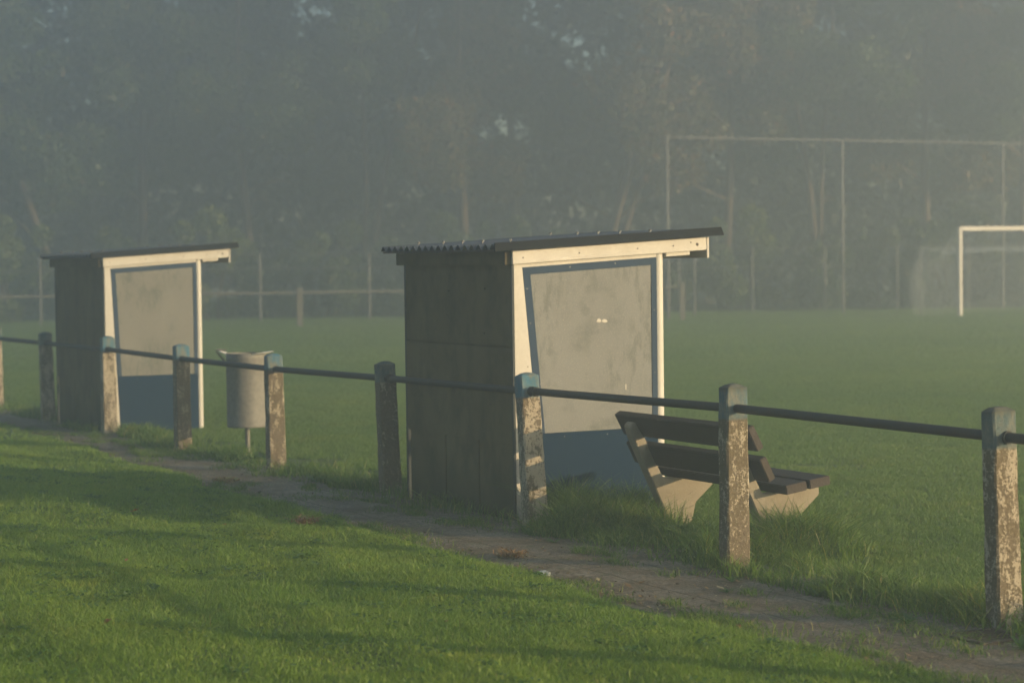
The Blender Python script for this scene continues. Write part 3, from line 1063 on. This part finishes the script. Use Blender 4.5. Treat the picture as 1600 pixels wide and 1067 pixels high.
# flared collar on two sides (chute lips)
for (a0, a1, out, up) in ((R(-95), R(25), 0.075, 0.022), (R(125), R(175), 0.07, 0.03)):
    vs, fs = [], []
    q = 16
    for k in range(q + 1):
        a = a0 + (a1 - a0) * k / q
        e = math.sin(math.pi * k / q) ** 0.5 if 0 < k < q else 0.0
        for (r_, z_) in ((0.193, 0.938), (0.193 + out * e, 0.945 + up * e), (0.190 + out * e, 0.949 + up * e), (0.189, 0.944)):
            vs.append((r_ * math.cos(a), r_ * math.sin(a), z_))
    for k in range(q):
        for j in range(4):
            j2 = (j + 1) % 4
            fs.append((k * 4 + j, k * 4 + j2, (k + 1) * 4 + j2, (k + 1) * 4 + j))
    m = MB()
    m.add(vs, fs)
    m.build('lip', M['bin_inside'], lb, smooth=True)
m = MB()
a = R(152)
ca, sa = math.cos(a), math.sin(a)
m.tube([(0.203 * ca, 0.203 * sa, 0.87), (0.285 * ca, 0.285 * sa, 0.972), (0.285 * ca, 0.285 * sa, 0.988), (0.19 * ca, 0.19 * sa, 0.985)], 0.009, 8)
m.build('bracket', M['galvanised'], lb, smooth=True)
m = MB()
m.tube([(0, 0, -0.1), (0, 0, 0.25)], 0.023, 14)
m.build('pole', M['galvanised'], lb, smooth=True)

# ------------------------------------------------------------------ goal and ball catcher at the far end
GL = Vector((12.45, 60.4, 0))
goal = empty('football_goal', GL, TH, 'white football goal with a sagging net at the far end of the pitch', 'goal')
m = MB(); m.box(-0.06, 0.06, -0.05, 0.05, 0, 2.50); m.build('goal_post', M['goal_paint'], goal, bevel=0.015)
m = MB(); m.box(7.26, 7.38, -0.05, 0.05, 0, 2.50); m.build('goal_post', M['goal_paint'], goal, bevel=0.015)
m = MB(); m.box(0.062, 7.258, -0.048, 0.048, 2.385, 2.498); m.build('crossbar', M['goal_paint'], goal, bevel=0.015)
for x in (0.1, 7.2):
    m = MB(); m.tube([(x, 1.85, 0), (x, 1.85, 1.95)], 0.019, 10); m.build('net_stanchion', M['steel_post'], goal, smooth=True)
m = MB(); m.tube([(0.1, 1.85, 1.95), (3.65, 1.85, 1.90), (7.2, 1.85, 1.95)], 0.003, 6); m.build('net_rope', M['net_cord'], goal)


def net_obj(name, fn, nu, nv, rad=0.0028):
    pts = [[Vector(fn(i / nu, j / nv)) for j in range(nv + 1)] for i in range(nu + 1)]
    m = MB()
    for row in pts: m.tube(row, rad, 3, False)
    for j in range(nv + 1): m.tube([pts[i][j] for i in range(nu + 1)], rad, 3, False)
    return m.build(name, M['net_cord'], goal)


def back_net(s, t):
    x = 0.05 + 7.22 * s
    sag = 0.16 * abs(math.sin(s * math.pi * 3)) + 0.05 * math.sin(s * 23)
    if t < 0.42:
        q = t / 0.42
        return (x, 0.05 + 1.8 * q, 2.42 - 0.48 * q - (0.25 + sag) * math.sin(q * math.pi))
    q = (t - 0.42) / 0.58
    return (x + 0.06 * math.sin(q * 9 + s * 14), 1.86 + (0.30 + sag) * math.sin(q * math.pi * 0.75), 1.94 - 1.92 * q)


def side_net(x, sg):
    def fn(s, t):
        q = s
        y = 0.05 + (1.81 + 0.3 * math.sin(t * math.pi * 0.8)) * q
        zt = 2.42 - 0.48 * q - 0.5 * math.sin(q * math.pi) ** 1.5
        return (x + sg * (0.34 * math.sin(q * math.pi) * math.sin(t * math.pi) + 0.05 * math.sin(q * 11 + t * 5)), y, zt * (1 - t) + 0.02)
    return fn


net_obj('net', back_net, 60, 34)
net_obj('net', side_net(0.0, -1), 16, 20)
net_obj('net', side_net(7.32, 1), 16, 20)

BC = [pix(1045, 61.0), None]
bc0 = pix(1045, 61.2)
catch = empty('ball_catcher', bc0, TH, 'tall thin steel pole frame for stopping balls behind the goal', 'ball stop frame')
for k in range(5):
    m = MB()
    m.tube([(6.05 * 1.0 * k, 0, -0.05), (6.05 * k, 0, 5.12)], 0.04, 12)
    m.build('pole', M['steel_post'], catch, smooth=True)
m = MB()
m.tube([(-0.06, 0, 5.12), (6.05 * 2, 0, 5.10), (6.05 * 4 + 0.06, 0, 5.12)], 0.022, 10)
m.build('top_rail', M['steel_post'], catch, smooth=True)

# ------------------------------------------------------------------ far fences
def line_fence(name, label, a, b, step, hz, pr, rails, pm, rm_, pole_h):
    t = empty(name, a, 0, label, 'fence')
    dv = (b - a)
    nseg = max(1, round(dv.length / step))
    for i in range(nseg + 1):
        p = dv * (i / nseg)
        m = MB()
        if pr > 0.05:
            m.box(-pr, pr, -pr * 0.8, pr * 0.8, -0.05, pole_h)
            o = m.build('post', pm, t, p, bevel=0.01)
        else:
            m.tube([(0, 0, -0.05), (0, 0, pole_h)], pr, 10)
            o = m.build('post', pm, t, p, smooth=True)
    for (z, r_) in rails:
        m = MB()
        q = [dv * (i / (nseg * 2)) + Vector((0, 0, z - (0.02 if (i % 2 and r_ < 0.02) else 0))) for i in range(nseg * 2 + 1)]
        m.tube(q, r_, 8)
        m.build('rail', rm_, t, smooth=True)
    return t


line_fence('boundary_railing', 'pale low railing with stubby posts across the far side of the pitch', pix(-150, 58.0), pix(1067, 60.0), 5.3, 0, 0.075,
           [(0.93, 0.034)], M['far_rail'], M['far_rail'], 1.07)
line_fence('wire_fence', 'tall thin wire fence in front of the bushes on the left', pix(-282, 63.2), pix(1086, 64.2), 3.2, 0, 0.035,
           [(1.98, 0.012), (1.58, 0.016)], M['steel_post'], M['steel_post'], 2.0)
line_fence('wire_fence', 'tall thin wire fence behind the goal and ball stop frame', pix(1062, 66.5), pix(1950, 69.0), 2.35, 0, 0.03,
           [(2.02, 0.012), (1.42, 0.012)], M['steel_post'], M['steel_post'], 2.02)

# ------------------------------------------------------------------ trees
def leaf_cloud(centres, radii, counts, size, rng, flat=0.75):
    pos, out = [], []
    for c, r_, k in zip(centres, radii, counts):
        d = rng.normal(0, 1, (k, 3))
        d /= np.linalg.norm(d, axis=1)[:, None]
        rr = r_ * rng.uniform(0.25, 1.0, k) ** 0.55
        p = d * rr[:, None]
        p[:, 2] *= flat
        pos.append(p + c)
    pos = np.concatenate(pos)
    k = len(pos)
    a = rng.normal(0, 1, (k, 3))
    a /= np.linalg.norm(a, axis=1)[:, None]
    b = np.cross(a, rng.normal(0, 1, (k, 3)))
    b /= np.linalg.norm(b, axis=1)[:, None]
    s = size * rng.uniform(0.6, 1.4, k)[:, None]
    v = np.stack([pos - a * s, pos - b * s * 0.42 + a * s * 0.1, pos + a * s, pos + b * s * 0.42 + a * s * 0.1], 1).reshape(-1, 3)
    return v, k


def cloud_mesh(name, v, k):
    return np_mesh(name, v, np.full(k, 4), np.arange(4 * k))


def tree_meshes(seed, H, lean, z_low, width, multi, leaves, size, pale):
    """returns trunk mesh, crown mesh"""
    rng = np.random.default_rng(seed)
    rr = random.Random(seed)
    tm = MB()
    tips = []
    for s in range(multi):
        ang = rr.uniform(0, 6.28)
        lx = lean[0] + (rr.uniform(-0.16, 0.16) if multi > 1 else 0)
        ly = lean[1] + (rr.uniform(-0.08, 0.08) if multi > 1 else 0)
        ox, oy = (rr.uniform(-0.5, 0.5) * (multi > 1), rr.uniform(-0.3, 0.3) * (multi > 1))
        r0 = rr.uniform(0.17, 0.24) if multi == 1 else rr.uniform(0.10, 0.15)
        pts = []
        for i in range(9):
            t = i / 8
            z = H * 0.86 * t
            cv = 0.25 if multi == 1 else 0.7
            pts.append((ox + lx * z + cv * math.sin(t * 5 + ang) * t, oy + ly * z + 0.25 * math.cos(t * 4 + ang) * t, z - 0.1))
        tm.tube(pts, [r0 * (1.25 if i == 0 else 1.0) * (1 - 0.85 * i / 8) for i in range(9)], 9)
        nb = 11 if multi == 1 else 6
        for b in range(nb):
            t = 0.22 + 0.72 * (b + rr.random()) / nb
            j = min(7, int(t * 8))
            f = t * 8 - j
            p0 = Vector(pts[j]).lerp(Vector(pts[j + 1]), f)
            az = rr.uniform(0, 6.28)
            ln = width * rr.uniform(0.45, 1.0) * (1.0 - 0.45 * t)
            d = Vector((math.cos(az), math.sin(az), rr.uniform(0.15, 0.7)))
            p1 = p0 + d * ln * 0.55 + Vector((0, 0, 0.1))
            p2 = p0 + d * ln + Vector((0, 0, -0.15 * ln))
            rb = r0 * 0.42 * (1 - 0.6 * t)
            tm.tube([p0, p1, p2], [rb, rb * 0.6, rb * 0.2], 6)
            if p2.z > z_low: tips += [(p1, 0.7), (p2, 1.0)]
        tips.append((Vector(pts[-1]), 1.1))
    # trunk mesh
    me = bpy.data.meshes.new('trunk')
    me.from_pydata(tm.v, [], tm.f)
    me.polygons.foreach_set('use_smooth', [True] * len(me.polygons))
    cen, rad = [], []
    for p, s in tips:
        for _ in range(3):
            c = np.array(p) + rng.normal(0, 0.55, 3) * s
            if c[2] < z_low: c[2] = z_low + rng.uniform(0, 0.8)
            cen.append(c)
            rad.append(rng.uniform(0.45, 1.05))
    cen = np.array(cen)
    rad = np.array(rad)
    w = rad ** 2
    cnt = np.maximum(8, (leaves * w / w.sum())).astype(int)
    v, k = leaf_cloud(cen, rad, cnt, size, rng)
    return me, cloud_mesh('crown', v, k)


VAR = [
    tree_meshes(1, 17.0, (0.0, 0.0), 3.4, 3.6, 1, 40000, 0.10, False),
    tree_meshes(2, 15.0, (0.05, 0.02), 4.4, 3.3, 1, 36000, 0.10, False),
    tree_meshes(3, 18.0, (0.02, -0.02), 4.8, 3.8, 2, 40000, 0.10, True),
    tree_meshes(4, 13.0, (-0.30, 0.02), 3.8, 3.0, 1, 28000, 0.10, False),
    tree_meshes(5, 16.0, (0.15, 0.0), 4.1, 3.2, 3, 32000, 0.10, True),
]
TREES = [
    # px, d, variant, rot, scale, crown material, bark, label
    (-330, 72, 0, 0.4, 1.0, 'leaf_green', 'bark', 'dense green tree outside the left edge of the pitch'),
    (-90, 70, 1, 2.1, 1.0, 'leaf_bush', 'bark', 'broad green tree at the far left end of the tree line'),
    (105, 71, 3, 0.0, 1.0, 'leaf_green', 'bark_pale', 'tree with a trunk leaning left above the farther dugout'),
    (225, 74, 0, 1.3, 1.05, 'leaf_green', 'bark', 'tall dark tree just right of the pale sky gap behind the farther dugout'),
    (400, 72, 1, 3.0, 1.0, 'leaf_green', 'bark', 'dark green tree rising between the two dugouts'),
    (560, 73, 2, 0.5, 1.0, 'leaf_green', 'bark', 'twin stemmed tree to the left of the nearer dugout roof'),
    (728, 71, 0, 4.4, 0.95, 'leaf_autumn', 'bark_pale', 'browning tree with a pale upright trunk above the nearer dugout'),
    (812, 76, 1, 3.9, 1.1, 'leaf_green', 'bark', 'tree filling the gap behind the middle of the nearer dugout roof'),
    (915, 70, 4, 0.0, 1.0, 'leaf_autumn', 'bark_pale', 'tree with several pale slanting stems left of the ball stop frame'),
    (1130, 73, 1, 5.2, 1.05, 'leaf_autumn', 'bark', 'brown tinged tree behind the first bay of the ball stop frame'),
    (1290, 72, 2, 2.2, 1.0, 'leaf_green', 'bark', 'tree behind the second pole of the ball stop frame'),
    (1450, 74, 0, 3.6, 1.0, 'leaf_autumn', 'bark', 'brownish tree rising above the goal crossbar corner'),
    (1600, 71, 1, 0.9, 1.0, 'leaf_green', 'bark', 'green tree at the right end of the tree line above the goal'),
    (1790, 73, 2, 1.7, 1.0, 'leaf_green', 'bark', 'tree standing past the right side of the goal'),
]
for (px, d, vi, rz, sc_, cm_, bk, lab) in TREES:
    loc = pix(px, d)
    t = empty('leafy_tree', loc, rz, lab, 'tree', 'trees behind the pitch')
    t.scale = (sc_, sc_, sc_)
    tm_ = VAR[vi][0].copy()
    cm2 = VAR[vi][1].copy()
    link_mesh('trunk', tm_, M[bk], t)
    link_mesh('crown', cm2, M[cm_], t)


def bush_mesh(seed, w_, h_, k, size):
    rng = np.random.default_rng(seed)
    n_ = 16
    cen = np.stack([rng.normal(0, w_ * 0.42, n_), rng.normal(0, w_ * 0.25, n_), rng.uniform(0.25, h_ * 0.85, n_)], 1)
    cen[:, 2] *= np.clip(1.15 - np.abs(cen[:, 0]) / (w_ * 1.3), 0.35, 1.1)
    rad = rng.uniform(0.3, 0.62, n_)
    cnt = (k * rad ** 2 / (rad ** 2).sum()).astype(int)
    v, kk = leaf_cloud(cen, rad, cnt, size, rng, 0.9)
    sm = MB()
    for i in range(7):
        c = cen[i]
        sm.tube([(c[0] * 0.15, c[1] * 0.15, -0.05), (c[0] * 0.6, c[1] * 0.6, c[2] * 0.6), tuple(c)], [0.035, 0.025, 0.01], 5)
    me = bpy.data.meshes.new('stem')
    me.from_pydata(sm.v, [], sm.f)
    return me, cloud_mesh('foliage', v, kk)


BV = [bush_mesh(21, 1.5, 2.6, 6000, 0.085), bush_mesh(22, 1.9, 3.4, 8000, 0.09), bush_mesh(23, 1.2, 1.9, 4500, 0.08)]
BUSHES = [
    (-160, 68, 1, 'leaf_bush', 'leafy shrub by the wire fence outside the left edge'),
    (20, 67, 1, 'leaf_bush', 'yellow green shrub behind the fence at the far left edge'),
    (115, 68, 0, 'leaf_bush', 'yellow green shrub showing above the roof of the farther dugout'),
    (215, 67.5, 1, 'leaf_bush', 'tall olive shrub above the white fascia of the farther dugout'),
    (335, 67, 1, 'leaf_bush', 'bright shrub just right of the farther dugout roof'),
    (420, 68, 2, 'leaf_green', 'low dark shrub behind the wire fence between the dugouts'),
    (500, 67.5, 1, 'leaf_green', 'mid height shrub above the pale stubby railing post'),
    (590, 68, 0, 'leaf_green', 'shrub touching the left end of the nearer dugout roof'),
    (720, 68, 1, 'leaf_green', 'shrub rising behind the middle of the nearer dugout roof'),
    (860, 68, 1, 'leaf_green', 'rounded shrub behind the right half of the nearer dugout roof'),
    (1010, 68.5, 0, 'leaf_green', 'shrub left of the first ball stop pole'),
    (1165, 70.5, 1, 'leaf_bush', 'pale green shrub in the first bay of the ball stop frame'),
    (1275, 70.5, 0, 'leaf_green', 'dark shrub just left of the second ball stop pole'),
    (1380, 71, 1, 'leaf_green', 'shrub between the second ball stop pole and the goal'),
    (1490, 71, 1, 'leaf_green', 'shrub behind the left goal post'),
    (1600, 71, 0, 'leaf_green', 'shrub seen through the goal mouth at the right edge'),
    (1730, 71, 1, 'leaf_green', 'shrub behind the right part of the goal'),
]
for i, (px, d, vi, cm_, lab) in enumerate(BUSHES):
    t = empty('leafy_shrub', pix(px, d), i * 0.9, lab, 'shrub', 'shrubs under the trees')
    s_ = 0.9 + 0.25 * ((i * 37) % 10) / 10
    t.scale = (s_, s_, s_)
    link_mesh('stem', BV[vi][0].copy(), M['bark'], t)
    link_mesh('foliage', BV[vi][1].copy(), M[cm_], t)


# the wood behind the first trees reads as one dark mass
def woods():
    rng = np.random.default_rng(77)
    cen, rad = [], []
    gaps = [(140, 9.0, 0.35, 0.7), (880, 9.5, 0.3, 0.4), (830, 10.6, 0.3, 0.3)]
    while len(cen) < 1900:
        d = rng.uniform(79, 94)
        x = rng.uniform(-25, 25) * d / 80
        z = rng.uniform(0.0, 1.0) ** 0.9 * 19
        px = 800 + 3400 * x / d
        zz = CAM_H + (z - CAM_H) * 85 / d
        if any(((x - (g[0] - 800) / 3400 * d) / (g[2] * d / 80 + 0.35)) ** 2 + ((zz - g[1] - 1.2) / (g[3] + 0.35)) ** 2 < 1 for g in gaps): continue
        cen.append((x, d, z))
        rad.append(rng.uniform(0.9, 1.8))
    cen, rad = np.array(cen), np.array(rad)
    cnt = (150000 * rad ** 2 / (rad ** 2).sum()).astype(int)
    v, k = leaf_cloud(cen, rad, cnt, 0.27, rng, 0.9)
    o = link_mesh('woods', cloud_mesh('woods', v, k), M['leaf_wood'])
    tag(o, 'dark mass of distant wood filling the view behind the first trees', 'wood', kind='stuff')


woods()

# ------------------------------------------------------------------ small things on the ground
def rosette(name, u, n, k, ln, seed, label):
    rr = random.Random(seed)
    m = MB()
    for i in range(k):
        a = rr.uniform(0, 6.28)
        l = ln * rr.uniform(0.6, 1.1)
        el = rr.uniform(0.35, 1.1)
        w_ = l * rr.uniform(0.13, 0.2)
        pts = []
        for j in range(6):
            t = j / 5
            r_ = l * t * math.cos(el * (1 - 0.5 * t))
            z = l * math.sin(el) * (t - 0.45 * t * t)
            ww_ = w_ * (math.sin(math.pi * min(1, 0.06 + t * 0.94)) ** 0.8) * 0.5
            cx, cy = r_ * math.cos(a), r_ * math.sin(a)
            pts.append(((cx - math.sin(a) * ww_, cy + math.cos(a) * ww_, z + ww_ * 0.3), (cx, cy, z), (cx + math.sin(a) * ww_, cy - math.cos(a) * ww_, z + ww_ * 0.3)))
        vs = [p for row in pts for p in row]
        fs = []
        for j in range(5):
            fs += [(j * 3, j * 3 + 1, j * 3 + 4, j * 3 + 3), (j * 3 + 1, j * 3 + 2, j * 3 + 5, j * 3 + 4)]
        m.add(vs, fs)
    me = bpy.data.meshes.new(name)
    me.from_pydata(m.v, [], m.f)
    me.polygons.foreach_set('use_smooth', [True] * len(me.polygons))
    o = link_mesh(name, me, M['weed'], None, P(u, n, 0.0))
    tag(o, label, 'weed', 'weeds along the railing')
    return o


rosette('broadleaf_weed', 12.15, 7.42, 14, 0.26, 1, 'broad leaved weed growing against the far bench leg')
rosette('broadleaf_weed', 12.9, 7.55, 9, 0.22, 2, 'small leafy weed in front of the blue panel of the nearer dugout')
rosette('broadleaf_weed', 17.55, 7.16, 12, 0.16, 3, 'leafy weed at the foot of the post beside the metal bin')
rosette('broadleaf_weed', 9.5, 6.86, 10, 0.11, 4, 'flat weed on the path edge between the two nearest posts')
rosette('broadleaf_weed', 7.75, 6.75, 12, 0.12, 5, 'low weed on the path in front of the drain cover')
rosette('broadleaf_weed', 18.7, 7.2, 12, 0.15, 6, 'leafy weed under the round metal bin')

rosette('broadleaf_weed', 8.55, 6.72, 16, 0.13, 7, 'weed with pale tips on the path just left of the drain cover')
rosette('broadleaf_weed', 10.2, 6.78, 12, 0.09, 8, 'small weed on the path edge in front of the brown post by the bench')
rosette('broadleaf_weed', 9.9, 6.55, 10, 0.07, 9, 'tiny weed in the middle of the path before the bench post')
rosette('broadleaf_weed', 12.2, 6.75, 12, 0.09, 10, 'low weed at the path edge in front of the nearer dugout side')
rosette('broadleaf_weed', 16.6, 6.95, 12, 0.13, 11, 'weed at the path edge between the bin and the nearer dugout')

# drain cover set in the path by the nearest post
dr = empty('drain_cover', P(8.05, 6.80, 0.012), TH, 'dark iron drain cover with slots beside the nearest post', 'drain cover')
m = MB()
for a, b, c, d in ((-0.16, 0.16, -0.16, -0.13), (-0.16, 0.16, 0.13, 0.16), (-0.16, -0.13, -0.129, 0.129), (0.13, 0.16, -0.129, 0.129)):
    m.box(a, b, c, d, -0.02, 0.008)
m.build('rim', M['iron'], dr, bevel=0.003)
m = MB()
for k in range(6):
    y = -0.105 + k * 0.042
    m.box(-0.129, 0.129, y - 0.011, y + 0.011, -0.02, 0.004)
m.build('grate', M['iron'], dr, bevel=0.003)


def leaf_thing(px, py_u, n, size, seed, label):
    rr = random.Random(seed)
    m = MB()
    q = 9
    vs = [(0, 0, 0.004)]
    for k in range(q):
        a = 2 * math.pi * k / q
        r_ = size * (1.0 if k % 2 == 0 else 0.62) * rr.uniform(0.8, 1.1)
        vs.append((r_ * math.cos(a), r_ * 0.8 * math.sin(a), rr.uniform(0.0, size * 0.55)))
    fs = [(0, 1 + k, 1 + (k + 1) % q) for k in range(q)]
    m.add(vs, fs)
    z = float(lawn_h(np.array([py_u]), np.array([n]))[0]) + 0.022 if n < 5.9 else 0.012
    me = bpy.data.meshes.new('fallen_leaf')
    me.from_pydata(m.v, [], m.f)
    o = link_mesh('fallen_leaf', me, M['dead_leaf'], None, P(py_u, n, z))
    o.rotation_euler = (rr.uniform(-0.5, 0.5), rr.uniform(-0.5, 0.5), rr.uniform(0, 6.28))
    tag(o, label, 'leaf', 'fallen leaves on the lawn')


leaf_thing(0, 10.0, 3.1, 0.035, 1, 'orange brown fallen leaf lying alone on the lawn at the lower left')
leaf_thing(0, 14.8, 4.8, 0.035, 2, 'small rusty leaf on the shaded strip of lawn at the left')
leaf_thing(0, 13.8, 5.1, 0.022, 3, 'tiny brown leaf on the lawn below the farther dugout')
leaf_thing(0, 12.2, 3.9, 0.02, 5, 'small dull red leaf in the middle of the lawn')
leaf_thing(0, 9.4, 4.6, 0.018, 6, 'curled brown leaf on the lawn near the bottom middle')
leaf_thing(0, 8.9, 5.95, 0.03, 4, 'brown leaf at the lawn edge of the path')


def dry_clump(u, n, rad, k, label, seed):
    rng = np.random.default_rng(seed)
    b = un_world(rng.normal(u, rad, k), rng.normal(n, rad * 0.7, k), np.zeros(k))
    z0 = float(lawn_h(np.array([u]), np.array([n]))[0]) + 0.015 if n < 5.9 else 0.006
    b[:, 2] = z0 + rng.uniform(0, 0.02, k)
    me = blades('dry_clump', b, rng.uniform(0.015, 0.05, k), rng.uniform(0.006, 0.013, k), 1.6, 2.2, rng)
    c = P(u, n, z0)
    me.transform(Matrix.Translation(-c))
    o = link_mesh('dry_clump', me, M['dry_grass'], None, c)
    tag(o, label, 'dry grass clump')


dry_clump(13.6, 5.6, 0.05, 170, 'orange brown clump of dry cuttings near the lawn edge', 1)
dry_clump(11.75, 6.2, 0.055, 130, 'brown clump of dead grass on the path in front of the nearer dugout', 2)
dry_clump(17.0, 6.3, 0.05, 120, 'dry grass scrap on the path before the bin', 3)

# crumbs of dead leaf, twig and cuttings strewn over the slabs
def litter():
    rng = np.random.default_rng(91)
    k = 6500
    u = 5.6 + 20 * rng.uniform(0, 1, k) ** 1.4
    e = lawn_edge(u) + 0.03
    n = np.where(rng.random(k) < 0.55, e + np.abs(rng.normal(0, 0.16, k)), rng.uniform(5.9, 6.95, k))
    n = np.maximum(n, e - 0.02)
    keep = smooth_noise(u * 1.8, n * 2.5, 92) > -0.25
    u, n = u[keep], n[keep]
    k = len(u)
    c = un_world(u, n, rng.uniform(0.009, 0.016, k))
    a = rng.uniform(0, 6.28, k)
    s_ = rng.uniform(0.006, 0.018, k) + (rng.random(k) < 0.06) * rng.uniform(0.008, 0.022, k) * rng.uniform(0.5, 1.2, k)
    d1 = np.stack([np.cos(a), np.sin(a), rng.uniform(-0.2, 0.5, k)], 1) * s_[:, None]
    d2 = np.stack([-np.sin(a), np.cos(a), rng.uniform(-0.3, 0.3, k)], 1) * (s_ * rng.uniform(0.2, 0.7, k))[:, None]
    v = np.stack([c - d1, c - d2, c + d1, c + d2], 1).reshape(-1, 3)
    o = link_mesh('leaf_litter', np_mesh('leaf_litter', v, np.full(k, 4), np.arange(4 * k)), M['litter'])
    tag(o, 'brown crumbs of dead leaf and cuttings strewn over the path', 'leaf litter', kind='stuff')


M['litter'] = mat_blade('litter', [(0.06, 0.04, 0.02), (0.16, 0.10, 0.045), (0.26, 0.17, 0.08)], (0.4, 0.34, 0.2), 0.08, 0.1)
litter()

# crumpled wrapper on the path edge
rr = random.Random(5)
bm = bmesh.new()
bmesh.ops.create_icosphere(bm, subdivisions=3, radius=0.028)
for v in bm.verts:
    v.co = Vector((v.co.x * 1.4, v.co.y * 0.9, v.co.z * 0.6)) * rr.uniform(0.72, 1.15)
me = bpy.data.meshes.new('crumpled_wrapper')
bm.to_mesh(me)
bm.free()
M['wrapper'] = mat_worn('wrapper', (0.42, 0.48, 0.5), (0.12, 0.13, 0.13), 30, 0.9, 0.35, 0.2)
tag(link_mesh('crumpled_wrapper', me, M['wrapper'], None, P(10.9, 5.96, 0.03)), 'crumpled pale wrapper lying where the lawn meets the path', 'litter')

# ------------------------------------------------------------------ morning haze
hz = MB()
hz.box(-50, 52, -16, 106, -1.1, 21.5)
ho = hz.build('haze', None)
hm = bpy.data.materials.new('haze')
hm.use_nodes = True
hm.node_tree.nodes.clear()
oo = hm.node_tree.nodes.new('ShaderNodeOutputMaterial')
pv = hm.node_tree.nodes.new('ShaderNodeVolumePrincipled')
pv.inputs['Color'].default_value = (0.775, 0.905, 1.0, 1)
pv.inputs['Density'].default_value = 0.0148
pv.inputs['Anisotropy'].default_value = 0.64
hm.node_tree.links.new(pv.outputs[0], oo.inputs['Volume'])
ho.data.materials.append(hm)
tag(ho, 'pale morning mist thickening towards the trees', 'haze', kind='stuff')
